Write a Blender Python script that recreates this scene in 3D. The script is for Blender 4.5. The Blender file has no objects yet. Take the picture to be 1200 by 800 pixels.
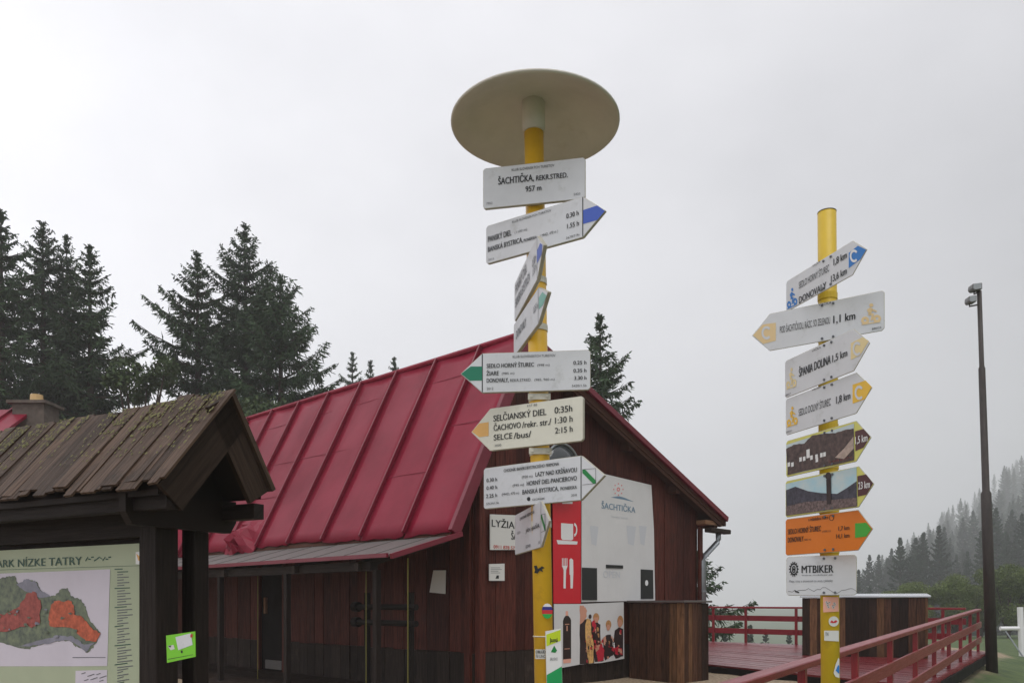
import bpy, bmesh, math, random
import numpy as np
from mathutils import Vector, Matrix
random.seed(7)
SC = bpy.context.scene
COL = SC.collection
# ------------------------------------------------------------------ camera, sky, sun, exposure
EYE = 1.15                     # the yard by the hut is z = 0; the camera stands on lower ground, 1.6 m below the eye
F, HX, HY = 945.0, 600.0, 704.0  # focal length, and the foot of the view axis, in photo pixels
cam = bpy.data.objects.new('camera', bpy.data.cameras.new('camera'))
COL.objects.link(cam)
cam.location = (0, 0, EYE)
cam.rotation_euler = (math.radians(90), 0, 0)
cam.data.sensor_width = 36
cam.data.lens = 36 * F / 1200
cam.data.shift_y = (HY - 400) / 1200
cam.data.clip_end = 2000
SC.camera = cam
SUN_AZ, SUN_EL = math.radians(162), math.radians(64)   # behind the camera, thick cloud
world = bpy.data.worlds.new('World')
SC.world = world
world.use_nodes = True
wt = world.node_tree
wt.nodes.clear()
def wn(t, **kw):
    n = wt.nodes.new(t)
    for k, v in kw.items():
        if k in n.inputs: n.inputs[k].default_value = v
        else: setattr(n, k, v)
    return n
w_out = wn('ShaderNodeOutputWorld')
w_bg = wn('ShaderNodeBackground', Strength=1.0)
w_sky = wn('ShaderNodeTexSky', sky_type='NISHITA', sun_disc=False, sun_elevation=SUN_EL, sun_rotation=SUN_AZ, altitude=950.0)
w_skym = wn('ShaderNodeVectorMath', operation='SCALE'); w_skym.inputs['Scale'].default_value = 0.06
w_tc = wn('ShaderNodeTexCoord')
w_map = wn('ShaderNodeMapping'); w_map.inputs['Scale'].default_value = (1.0, 1.0, 1.7); w_map.inputs['Location'].default_value = (0.35, 0.2, 0.1)
w_noise = wn('ShaderNodeTexNoise', Scale=1.5, Detail=5.0, Roughness=0.52)
w_ramp = wn('ShaderNodeValToRGB')
w_ramp.color_ramp.elements[0].position = 0.34; w_ramp.color_ramp.elements[0].color = (0.82, 0.82, 0.86, 1)
w_ramp.color_ramp.elements[1].position = 0.66; w_ramp.color_ramp.elements[1].color = (1.1, 1.095, 1.14, 1)
w_mix = wn('ShaderNodeMix', data_type='RGBA', blend_type='MIX'); w_mix.inputs['Factor'].default_value = 0.95
L = wt.links.new
L(w_sky.outputs[0], w_skym.inputs[0]); L(w_tc.outputs['Generated'], w_map.inputs[0]); L(w_map.outputs[0], w_noise.inputs['Vector'])
w_dot = wn('ShaderNodeVectorMath', operation='DOT_PRODUCT'); w_dot.inputs[1].default_value = Vector((-0.9, 0.15, 0.4)).normalized()   # cloud thins towards the left
w_grad = wn('ShaderNodeMapRange'); w_grad.inputs['From Min'].default_value = -0.9; w_grad.inputs['From Max'].default_value = 0.9; w_grad.inputs['To Min'].default_value = 0.36; w_grad.inputs['To Max'].default_value = 1.08
w_mul = wn('ShaderNodeVectorMath', operation='SCALE')
L(w_tc.outputs['Generated'], w_dot.inputs[0]); L(w_dot.outputs['Value'], w_grad.inputs['Value']); L(w_grad.outputs[0], w_mul.inputs['Scale'])
L(w_noise.outputs['Fac'], w_ramp.inputs[0]); L(w_skym.outputs[0], w_mix.inputs['A']); L(w_ramp.outputs[0], w_mul.inputs[0]); L(w_mul.outputs[0], w_mix.inputs['B'])
L(w_mix.outputs['Result'], w_bg.inputs['Color']); L(w_bg.outputs[0], w_out.inputs[0])
sun = bpy.data.objects.new('sun', bpy.data.lights.new('sun', 'SUN'))
COL.objects.link(sun)
sun.data.energy = 1.1; sun.data.angle = math.radians(40); sun.data.color = (1.0, 0.98, 0.95)
sd = Vector((math.sin(SUN_AZ) * math.cos(SUN_EL), math.cos(SUN_AZ) * math.cos(SUN_EL), math.sin(SUN_EL)))
sun.rotation_euler = sd.to_track_quat('Z', 'Y').to_euler()
SC.view_settings.view_transform = 'Standard'
SC.view_settings.look = 'None'
SC.view_settings.gamma = 1.0
SC.view_settings.use_curve_mapping = False
SC.view_settings.exposure = 0.2
SC.render.engine = 'CYCLES'
SC.cycles.use_denoising = True
SC.cycles.max_bounces = 8
SC.cycles.volume_bounces = 2
SC.cycles.transparent_max_bounces = 8

# ------------------------------------------------------------------ small maths
def V(*a): return Vector(a)
def ray(px, py): return V((px - HX) / F, 1.0, (HY - py) / F)
def at(px, py, y): return V(0, 0, EYE) + ray(px, py) * y
def on_plane(px, py, p, n):
    r = ray(px, py); o = V(0, 0, EYE)
    return o + r * ((p - o).dot(n) / r.dot(n))
UP = V(0, 0, 1)

# ------------------------------------------------------------------ materials
MATS = {}
def srgb(r, g, b):
    f = lambda c: (c / 255) / 12.92 if c <= 10 else ((c / 255 + 0.055) / 1.055) ** 2.4
    return (f(r), f(g), f(b))
def mat(name, col, rough=0.6, var=0.0, scale=4.0, stretch=None, coords='Object', bump=0.0, bscale=None, metallic=0.0, rand=0.0,
        col2=None, spots=0.0, spotcol=None, spotscale=6.0, coat=0.0, spec=0.5, trans=0.0):
    """Principled material: base colour broken up by noise, optional second tone, blotches, bump and per-object variation."""
    if name in MATS: return MATS[name]
    m = bpy.data.materials.new(name); m.use_nodes = True; MATS[name] = m
    t = m.node_tree; N = t.nodes; b = N['Principled BSDF']
    b.inputs['Roughness'].default_value = rough; b.inputs['Metallic'].default_value = metallic
    b.inputs['Coat Weight'].default_value = coat; b.inputs['Coat Roughness'].default_value = 0.15
    b.inputs['Specular IOR Level'].default_value = spec
    b.inputs['Base Color'].default_value = (*col, 1)
    if not (var or col2 or spots or bump or rand): return m
    tc = N.new('ShaderNodeTexCoord'); mp = N.new('ShaderNodeMapping')
    t.links.new(tc.outputs[coords], mp.inputs[0])
    if stretch: mp.inputs['Scale'].default_value = stretch
    if rand:
        oi = N.new('ShaderNodeObjectInfo'); vm = N.new('ShaderNodeVectorMath'); vm.operation = 'SCALE'; vm.inputs[0].default_value = (37, 53, 71)
        t.links.new(oi.outputs['Random'], vm.inputs['Scale']); t.links.new(vm.outputs[0], mp.inputs['Location'])
    nz = N.new('ShaderNodeTexNoise'); nz.inputs['Scale'].default_value = scale; nz.inputs['Detail'].default_value = 6; nz.inputs['Roughness'].default_value = 0.62
    t.links.new(mp.outputs[0], nz.inputs['Vector'])
    rp = N.new('ShaderNodeValToRGB'); e = rp.color_ramp.elements
    c2 = col2 or tuple(c * (1 - var) for c in col)
    c1 = tuple(min(1, c * (1 + var * 0.6)) for c in col)
    e[0].position = 0.3; e[0].color = (*c2, 1); e[1].position = 0.7; e[1].color = (*c1, 1)
    t.links.new(nz.outputs['Fac'], rp.inputs[0])
    out = rp.outputs[0]
    if spots:
        n2 = N.new('ShaderNodeTexNoise'); n2.inputs['Scale'].default_value = spotscale; n2.inputs['Detail'].default_value = 7; n2.inputs['Roughness'].default_value = 0.7
        t.links.new(tc.outputs['Object'], n2.inputs['Vector'])
        r2 = N.new('ShaderNodeValToRGB'); r2.color_ramp.elements[0].position = 0.56; r2.color_ramp.elements[1].position = 0.70
        r2.color_ramp.elements[1].color = (spots, spots, spots, 1)
        t.links.new(n2.outputs['Fac'], r2.inputs[0])
        mx = N.new('ShaderNodeMix'); mx.data_type = 'RGBA'; mx.inputs['B'].default_value = (*spotcol, 1)
        t.links.new(r2.outputs[0], mx.inputs['Factor']); t.links.new(out, mx.inputs['A']); out = mx.outputs['Result']
    if rand:
        hs = N.new('ShaderNodeHueSaturation'); mr = N.new('ShaderNodeMapRange')
        mr.inputs['To Min'].default_value = 1 - rand; mr.inputs['To Max'].default_value = 1 + rand
        t.links.new(oi.outputs['Random'], mr.inputs['Value']); t.links.new(mr.outputs[0], hs.inputs['Value'])
        t.links.new(out, hs.inputs['Color']); out = hs.outputs[0]
    t.links.new(out, b.inputs['Base Color'])
    if var:
        rr = N.new('ShaderNodeMapRange'); rr.inputs['To Min'].default_value = min(1, rough + 0.12); rr.inputs['To Max'].default_value = max(0.05, rough - 0.12)
        t.links.new(nz.outputs['Fac'], rr.inputs['Value']); t.links.new(rr.outputs[0], b.inputs['Roughness'])
    if bump:
        bp = N.new('ShaderNodeBump'); bp.inputs['Strength'].default_value = bump; bp.inputs['Distance'].default_value = 0.02
        src = nz
        if bscale:
            src = N.new('ShaderNodeTexNoise'); src.inputs['Scale'].default_value = bscale; src.inputs['Detail'].default_value = 4
            t.links.new(mp.outputs[0], src.inputs['Vector'])
        t.links.new(src.outputs['Fac'], bp.inputs['Height']); t.links.new(bp.outputs[0], b.inputs['Normal'])
    return m
WOOD = dict(coords='UV', stretch=(1.2, 16.0, 1.0), scale=3.0, bump=0.35)
M = {}
M['sign_white'] = mat('sign_white', srgb(214, 216, 220), 0.38, var=0.05, scale=7, spots=0.3, spotcol=srgb(150, 150, 140), spotscale=9)
M['sign_cream'] = mat('sign_cream', srgb(222, 220, 205), 0.4, var=0.06, scale=7, spots=0.2, spotcol=srgb(160, 155, 135), spotscale=9)
M['sign_edge'] = mat('sign_edge', srgb(178, 174, 160), 0.5, var=0.15, scale=20)
M['bracket'] = mat('bracket', srgb(205, 202, 188), 0.4, var=0.15, scale=30)
M['ink'] = mat('ink', srgb(26, 28, 32), 0.5)
M['ink_grey'] = mat('ink_grey', srgb(95, 98, 104), 0.5)
M['pole_yellow'] = mat('pole_yellow', srgb(226, 178, 42), 0.4, var=0.10, scale=5, spots=0.55, spotcol=srgb(168, 122, 40), spotscale=5, bump=0.05)
M['pole_yellow2'] = mat('pole_yellow2', srgb(214, 180, 40), 0.45, var=0.12, scale=5, spots=0.5, spotcol=srgb(150, 122, 40), spotscale=5)
M['disc'] = mat('disc', srgb(213, 209, 200), 0.55, var=0.12, scale=2.5, spots=0.35, spotcol=srgb(170, 160, 130), spotscale=2.2)
M['blue'] = mat('blue', srgb(60, 92, 188), 0.4); M['green'] = mat('green', srgb(10, 122, 92), 0.4); M['green2'] = mat('green2', srgb(20, 130, 60), 0.4)
M['teal'] = mat('teal', srgb(110, 175, 160), 0.4); M['orange_mark'] = mat('orange_mark', srgb(230, 178, 100), 0.4, var=0.1)
M['cyc_blue'] = mat('cyc_blue', srgb(30, 120, 200), 0.4); M['cyc_tan'] = mat('cyc_tan', srgb(228, 200, 150), 0.4); M['cyc_pale'] = mat('cyc_pale', srgb(232, 212, 158), 0.4); M['cyc_yellow'] = mat('cyc_yellow', srgb(236, 190, 60), 0.4)
M['board_orange'] = mat('board_orange', srgb(224, 122, 28), 0.4, var=0.06); M['board_lime'] = mat('board_lime', srgb(214, 210, 110), 0.4)
M['mark_brown'] = mat('mark_brown', srgb(82, 42, 44), 0.4); M['mark_green'] = mat('mark_green', srgb(72, 170, 60), 0.4); M['script_red'] = mat('script_red', srgb(190, 62, 52), 0.5)
M['white'] = mat('white', srgb(232, 232, 232), 0.45)
M['roof_red'] = mat('roof_red', srgb(130, 16, 44), 0.44, spec=0.25, var=0.22, scale=1.3, bump=0.12, bscale=2.2, rand=0.09, spots=0.4, spotcol=srgb(120, 30, 48), spotscale=3.0)
M['trim_red'] = mat('trim_red', srgb(112, 18, 40), 0.35, var=0.15, scale=3)
M['flap_grey'] = mat('flap_grey', srgb(96, 92, 89), 0.45, var=0.2, scale=5, stretch=(1, 12, 12), bump=0.1)
M['plank_brown'] = mat('plank_brown', srgb(80, 39, 31), 0.5, spec=0.15, var=0.6, rand=0.34, spots=0.75, spotcol=srgb(62, 38, 32), spotscale=3.0, **WOOD)
M['plank_dark'] = mat('plank_dark', srgb(48, 39, 34), 0.6, spec=0.15, var=0.45, rand=0.3, spots=0.4, spotcol=srgb(84, 72, 62), spotscale=5.0, **WOOD)
M['box_wood'] = mat('box_wood', srgb(78, 52, 38), 0.5, spec=0.15, var=0.7, rand=0.5, spots=0.75, spotcol=srgb(36, 26, 22), spotscale=2.5, **WOOD)
M['box_dark'] = mat('box_dark', srgb(48, 34, 27), 0.5, spec=0.15, var=0.6, rand=0.4, spots=0.6, spotcol=srgb(28, 21, 18), spotscale=2.5, **WOOD)
M['box_tan'] = mat('box_tan', srgb(112, 80, 56), 0.55, spec=0.15, var=0.6, rand=0.3, spots=0.8, spotcol=srgb(52, 38, 30), spotscale=3.5, **WOOD)
M['soffit'] = mat('soffit', srgb(76, 48, 37), 0.65, spec=0.15, var=0.35, rand=0.15, **WOOD)
M['soffit_pale'] = mat('soffit_pale', srgb(140, 104, 78), 0.65, spec=0.15, var=0.35, rand=0.15, **WOOD)
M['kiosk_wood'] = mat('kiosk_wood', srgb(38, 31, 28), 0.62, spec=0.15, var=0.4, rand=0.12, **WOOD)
M['shingle'] = mat('shingle', srgb(78, 62, 51), 0.6, spec=0.15, var=0.6, rand=0.42, spots=0.85, spotcol=srgb(44, 38, 31), spotscale=7.0, **WOOD)
M['barge'] = mat('barge', srgb(52, 40, 32), 0.65, spec=0.15, var=0.5, rand=0.2, **WOOD)
M['moss'] = mat('moss', srgb(112, 110, 68), 0.85, var=0.4, scale=30, bump=0.6)
M['deck_red'] = mat('deck_red', srgb(118, 38, 44), 0.3, var=0.35, rand=0.22, spots=0.3, spotcol=srgb(90, 52, 52), spotscale=2.5, **WOOD)
M['rail_red'] = mat('rail_red', srgb(134, 30, 40), 0.36, var=0.22, rand=0.08, spots=0.25, spotcol=srgb(100, 40, 44), spotscale=5, **WOOD)
M['dark_gap'] = mat('dark_gap', srgb(26, 22, 20), 0.8, spec=0.15, var=0.3)
M['zinc'] = mat('zinc', srgb(150, 156, 160), 0.38, var=0.15, scale=9, metallic=0.6)
M['steel_dark'] = mat('steel_dark', srgb(58, 50, 46), 0.6, var=0.4, scale=6, stretch=(3, 3, 0.6), spots=0.5, spotcol=srgb(72, 50, 42), spotscale=4)
M['lamp_grey'] = mat('lamp_grey', srgb(105, 106, 104), 0.5, var=0.15, scale=10)
M['lamp_glass'] = mat('lamp_glass', srgb(150, 155, 158), 0.12, spec=0.8)
M['vinyl_white'] = mat('vinyl_white', srgb(215, 215, 215), 0.42, var=0.06, scale=2.0, bump=0.12, bscale=3.0, spots=0.1, spotcol=srgb(160, 160, 158), spotscale=3)
M['vinyl_red'] = mat('vinyl_red', srgb(206, 24, 42), 0.4, var=0.06, scale=3, bump=0.1, bscale=3.0)
M['black'] = mat('black', srgb(30, 31, 33), 0.45)
M['lid'] = mat('lid', srgb(190, 195, 200), 0.16, var=0.1, scale=4, metallic=0.3)
M['lid_dark'] = mat('lid_dark', srgb(90, 84, 82), 0.2, var=0.1, scale=4)
M['mirror'] = mat('mirror', srgb(60, 64, 66), 0.1, spec=0.8)
M['paper'] = mat('paper', srgb(214, 214, 210), 0.6)
M['logo_blue'] = mat('logo_blue', srgb(108, 138, 160), 0.5); M['logo_red'] = mat('logo_red', srgb(214, 120, 120), 0.5); M['ghost'] = mat('ghost', srgb(200, 203, 208), 0.5)
M['map_green'] = mat('map_green', srgb(170, 180, 152), 0.55, var=0.05); M['map_white'] = mat('map_white', srgb(206, 200, 212), 0.55, var=0.05)
M['map_area'] = mat('map_area', srgb(108, 118, 92), 0.55, var=0.5, scale=26, col2=srgb(72, 82, 78)); M['map_grey'] = mat('map_grey', srgb(132, 132, 146), 0.55, var=0.3, scale=12)
M['map_orange'] = mat('map_orange', srgb(190, 90, 58), 0.55, var=0.45, scale=30); M['map_red'] = mat('map_red', srgb(158, 72, 64), 0.55, var=0.45, scale=30)
M['map_ink'] = mat('map_ink', srgb(30, 76, 64), 0.5); M['tag_green'] = mat('tag_green', srgb(122, 206, 40), 0.4)
M['lime'] = mat('lime', srgb(200, 222, 40), 0.4); M['panel_green'] = mat('panel_green', srgb(30, 160, 90), 0.4, var=0.08)
M['flag_white'] = M['white']; M['flag_blue'] = mat('flag_blue', srgb(40, 40, 130), 0.4); M['flag_red'] = mat('flag_red', srgb(200, 40, 50), 0.4); M['flag_green'] = mat('flag_green', srgb(30, 170, 70), 0.4)
M['pink'] = mat('pink', srgb(230, 170, 150), 0.5)
M['skin'] = mat('skin', srgb(206, 150, 126), 0.5); M['print_red'] = mat('print_red', srgb(196, 42, 62), 0.5, var=0.3, scale=40); M['print_dark'] = mat('print_dark', srgb(54, 40, 40), 0.5, var=0.4, scale=25)
M['print_gold'] = mat('print_gold', srgb(224, 178, 112), 0.5, var=0.4, scale=22); M['hair'] = mat('hair', srgb(190, 140, 90), 0.5, var=0.3, scale=40); M['bottle'] = mat('bottle', srgb(44, 30, 26), 0.4, var=0.2, scale=20)
M['sky_print'] = mat('sky_print', srgb(196, 210, 214), 0.45, var=0.08, scale=8); M['sky_print2'] = mat('sky_print2', srgb(160, 200, 214), 0.45, var=0.12, scale=8, col2=srgb(205, 215, 215))
M['hill_print'] = mat('hill_print', srgb(84, 66, 62), 0.45, var=0.7, scale=34); M['hill_print2'] = mat('hill_print2', srgb(66, 64, 76), 0.45, var=0.7, scale=34); M['town_print'] = mat('town_print', srgb(116, 98, 96), 0.45, var=0.8, scale=70)
M['stone_print'] = mat('stone_print', srgb(180, 160, 148), 0.45, var=0.3, scale=30)
M['yellow_line'] = mat('yellow_line', srgb(120, 116, 44), 0.5)
M['plaster'] = mat('plaster', srgb(120, 100, 84), 0.8, var=0.25, scale=3, bump=0.2); M['brick_grey'] = mat('brick_grey', srgb(92, 82, 74), 0.8, var=0.35, scale=9, bump=0.3); M['pot'] = mat('pot', srgb(206, 172, 120), 0.7, var=0.2, scale=8)
M['bark'] = mat('bark', srgb(66, 54, 46), 0.85, var=0.4, scale=7, stretch=(1, 1, 0.2), bump=0.4)
M['needle'] = mat('needle', (0.038, 0.074, 0.028), 0.6, var=0.55, scale=1.3, rand=0.12, spec=0.3)
M['needle_far'] = mat('needle_far', (0.018, 0.040, 0.018), 0.7, var=0.5, scale=0.5, rand=0.25, spec=0.2)
M['leaf'] = mat('leaf', (0.11, 0.15, 0.034), 0.55, var=0.5, scale=0.8, rand=0.2, spec=0.3)
M['leaf_dark'] = mat('leaf_dark', (0.05, 0.085, 0.022), 0.55, var=0.5, scale=0.8, rand=0.2, spec=0.3)
M['grass'] = mat('grass', (0.06, 0.10, 0.022), 0.7, var=0.4, scale=1.5)

# ------------------------------------------------------------------ mesh builder and scene-graph helpers
class MB:
    def __init__(s): s.v, s.f, s.uv, s.mi, s.mats = [], [], [], [], []
    def slot(s, m):
        if m not in s.mats: s.mats.append(m)
        return s.mats.index(m)
    def face(s, pts, m='x', uv=None):
        n = len(s.v); s.v += [Vector(p) for p in pts]; s.f.append(tuple(range(n, n + len(pts))))
        s.uv += uv if uv else [(0, 0)] * len(pts); s.mi.append(s.slot(m))
    def raw(s, verts, faces, m='x'):
        n = len(s.v); s.v += [Vector(p) for p in verts]; k = s.slot(m)
        for f in faces:
            s.f.append(tuple(i + n for i in f)); s.uv += [(0, 0)] * len(f); s.mi.append(k)
    def box(s, o, a, b, c, m='x'):
        """box from corner o along the edge vectors a (length), b, c; UV runs in metres along a"""
        o, a, b, c = Vector(o), Vector(a), Vector(b), Vector(c)
        if a.cross(b).dot(c) < 0: o, c = o + c, -c
        P = [o, o + a, o + a + b, o + b, o + c, o + a + c, o + a + b + c, o + b + c]
        la, lb, lc = a.length, b.length, c.length
        U = {0: (0, 0), 1: (la, 0), 2: (la, lb), 3: (0, lb), 4: (0, lc), 5: (la, lc), 6: (la, lb + lc), 7: (0, lb + lc)}
        n = len(s.v); s.v += P; k = s.slot(m)
        for f in ((0, 3, 2, 1), (4, 5, 6, 7), (0, 1, 5, 4), (2, 3, 7, 6), (1, 2, 6, 5), (3, 0, 4, 7)):
            s.f.append(tuple(i + n for i in f)); s.uv += [U[i] for i in f]; s.mi.append(k)
    def prism(s, poly, d, m='x', mside=None):
        """polygon (list of 3D points, seen from -d) extruded by d"""
        d = Vector(d); n = len(poly); A = [Vector(p) for p in poly]
        nv = len(s.v); s.v += A + [p + d for p in A]; k = s.slot(m); ks = s.slot(mside or m)
        s.f.append(tuple(nv + i for i in range(n))); s.uv += [(0, 0)] * n; s.mi.append(k)
        s.f.append(tuple(nv + n + i for i in reversed(range(n)))); s.uv += [(0, 0)] * n; s.mi.append(k)
        for i in range(n):
            j = (i + 1) % n
            s.f.append((nv + i, nv + n + i, nv + n + j, nv + j)); s.uv += [(0, 0)] * 4; s.mi.append(ks)
    def tube(s, pts, rs, n=14, m='x', caps=True):
        pts = [Vector(p) for p in pts]
        if not isinstance(rs, (list, tuple)): rs = [rs] * len(pts)
        base = len(s.v); k = s.slot(m)
        for i, p in enumerate(pts):
            d = (pts[min(i + 1, len(pts) - 1)] - pts[max(i - 1, 0)]).normalized()
            ref = UP if abs(d.z) < 0.95 else V(0, 1, 0)
            x = d.cross(ref).normalized(); y = x.cross(d).normalized()
            for j in range(n):
                a = 2 * math.pi * j / n
                s.v.append(p + (x * math.cos(a) + y * math.sin(a)) * rs[i])
        for i in range(len(pts) - 1):
            for j in range(n):
                q = (base + i * n + j, base + i * n + (j + 1) % n, base + (i + 1) * n + (j + 1) % n, base + (i + 1) * n + j)
                s.f.append(q); s.uv += [(i * .3, j / n), (i * .3, (j + 1) / n), (i * .3 + .3, (j + 1) / n), (i * .3 + .3, j / n)]; s.mi.append(k)
        if caps:
            for i in (0, len(pts) - 1):
                s.f.append(tuple(base + i * n + j for j in range(n))); s.uv += [(0, 0)] * n; s.mi.append(k)
    def mesh(s, name, off=V(0, 0, 0), default=None):
        me = bpy.data.meshes.new(name)
        me.from_pydata([tuple(v - off) for v in s.v], [], s.f)
        for k in s.mats: me.materials.append(M[default if k == 'x' else k])
        uvl = me.uv_layers.new(name='UVMap')
        uvl.data.foreach_set('uv', np.array(s.uv, dtype=np.float32).ravel())
        me.polygons.foreach_set('material_index', np.array(s.mi, dtype=np.int32))
        bm = bmesh.new(); bm.from_mesh(me); bmesh.ops.recalc_face_normals(bm, faces=bm.faces) if not getattr(s, 'keep', False) else None
        bm.to_mesh(me); bm.free(); me.update()
        return me
def origin(o):
    p = V(0, 0, 0)
    while o is not None: p = p + Vector(o.location); o = o.parent
    return p
def thing(name, loc, label, cat, group=None):
    o = bpy.data.objects.new(name, None); COL.objects.link(o); o.location = loc; o.empty_display_size = 0.2
    return tag(o, label, cat, group)
def tag(o, label=None, cat=None, group=None, kind=None):
    for k, v in (('label', label), ('category', cat), ('group', group), ('kind', kind)):
        if v: o[k] = v
    return o
def build(name, mb, m=None, parent=None, smooth=False, bevel=0.0, label=None):
    """link a builder's mesh (made in world coordinates) as one object, a child of parent when given"""
    off = origin(parent)
    me = mb.mesh(name, off, m)
    o = bpy.data.objects.new(name, me); COL.objects.link(o); o.parent = parent
    if smooth:
        for p in me.polygons: p.use_smooth = len(p.vertices) == 4
    if bevel:
        b = o.modifiers.new('bevel', 'BEVEL'); b.width = bevel; b.segments = 1; b.limit_method = 'ANGLE'
    if label: o['label'] = label
    if name in ('lettering', 'faded_print', 'print', 'photo_print', 'people_print', 'bottle_print', 'cutlery_symbol', 'emblem', 'letter_mark', 'bicycle_symbol', 'map_print', 'cogwheel_logo', 'ridge_drawing', 'corner_emblem', 'sticker'): o['kind'] = 'stuff'
    return o
def text_mesh(s):
    """unit text: vertices scaled so that the capital height is 1 and x starts at 0; returns verts, faces, width"""
    cu = bpy.data.curves.new('t', 'FONT'); cu.body = s; cu.resolution_u = 3; cu.size = 1.0; cu.offset = 0.0
    ob = bpy.data.objects.new('t', cu)
    me = bpy.data.meshes.new_from_object(ob)
    vs = [tuple(v.co) for v in me.vertices]; fs = [tuple(p.vertices) for p in me.polygons]
    bpy.data.objects.remove(ob); bpy.data.curves.remove(cu); bpy.data.meshes.remove(me)
    if not vs: return [], [], 1
    x0 = min(v[0] for v in vs); x1 = max(v[0] for v in vs)
    k = 1 / 0.70
    return [((v[0] - x0) * k, v[1] * k) for v in vs], fs, (x1 - x0) * k
class Face:
    """a flat upright surface: point p, unit right vector ex, unit normal n towards the viewer; prints are given in photo pixels"""
    def __init__(s, p, ex, n, thick=0.0): s.p, s.ex, s.n, s.ez = Vector(p), Vector(ex).normalized(), Vector(n).normalized(), UP
    def pt(s, px, py, lay=1): return on_plane(px, py, s.p, s.n) + s.n * (0.0014 * lay)
    def poly(s, mb, pts, m, lay=1): mb.face([s.pt(x, y, lay) for x, y in pts], m)
    def rag(s, mb, pts, m, lay=1, amp=1.0, sub=5, seed=1):
        r = random.Random(seed); q = []
        for a, b in zip(pts, pts[1:] + pts[:1]):
            for i in range(sub): f = i / sub; k = amp if i else amp * .3; q.append((a[0] + (b[0] - a[0]) * f + r.uniform(-k, k), a[1] + (b[1] - a[1]) * f + r.uniform(-k, k)))
        s.poly(mb, q, m, lay)
    def text(s, mb, string, xl, xr, y, h, m='ink', lay=2):
        a = s.pt(xl, y, lay); b = s.pt(xr, y, lay)
        w = (b - a).dot(s.ex); cap = (s.pt(xl, y - h, lay) - a).z
        vs, fs, tw = text_mesh(string)
        k = w / tw
        mb.raw([a + s.ex * (x * k) + UP * (yy * cap) for x, yy in vs], fs, m)
        if h > 3.5 and k > .5 * cap: mb.raw([a + s.ex * (x * k + cap * .055) + UP * (yy * cap) + s.n * .0005 for x, yy in vs], fs, m)     # heavier stroke
    def disc(s, mb, cx, cy, rx, ry, m, lay=1, n=20, hole=0.0, a0=0.0, a1=2 * math.pi):
        A = [a0 + (a1 - a0) * i / n for i in range(n + 1)]
        if hole:
            for i in range(n):
                q = [(cx + math.cos(A[i]) * rx * r, cy + math.sin(A[i]) * ry * r) for r in (1, hole)] + [(cx + math.cos(A[i + 1]) * rx * r, cy + math.sin(A[i + 1]) * ry * r) for r in (hole, 1)]
                s.poly(mb, q, m, lay)
        else: s.poly(mb, [(cx + math.cos(a) * rx, cy + math.sin(a) * ry) for a in A[:-1]], m, lay)
def Z(x0, y0, k): return lambda *c: (x0 + c[0] / k, y0 + c[1] / k)
ZB, ZC, ZD, ZE = Z(530, 270, 5.717), Z(530, 395, 5.335), Z(540, 500, 4.446), Z(560, 620, 4.0)
ZF, ZG, ZH, ZI = Z(870, 240, 3.333), Z(890, 470, 4.706), Z(820, 620, 3.158), Z(540, 180, 6.156)
ZJ, ZK, ZL, ZM, ZN, ZO = Z(680, 540, 4.44), Z(0, 620, 4.446), Z(640, 690, 7.27), Z(910, 640, 5.0), Z(0, 640, 5.0), Z(620, 680, 6.667)
def sm(a, b, x): t = min(1, max(0, (x - a) / (b - a))); return t * t * (3 - 2 * t)

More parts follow.
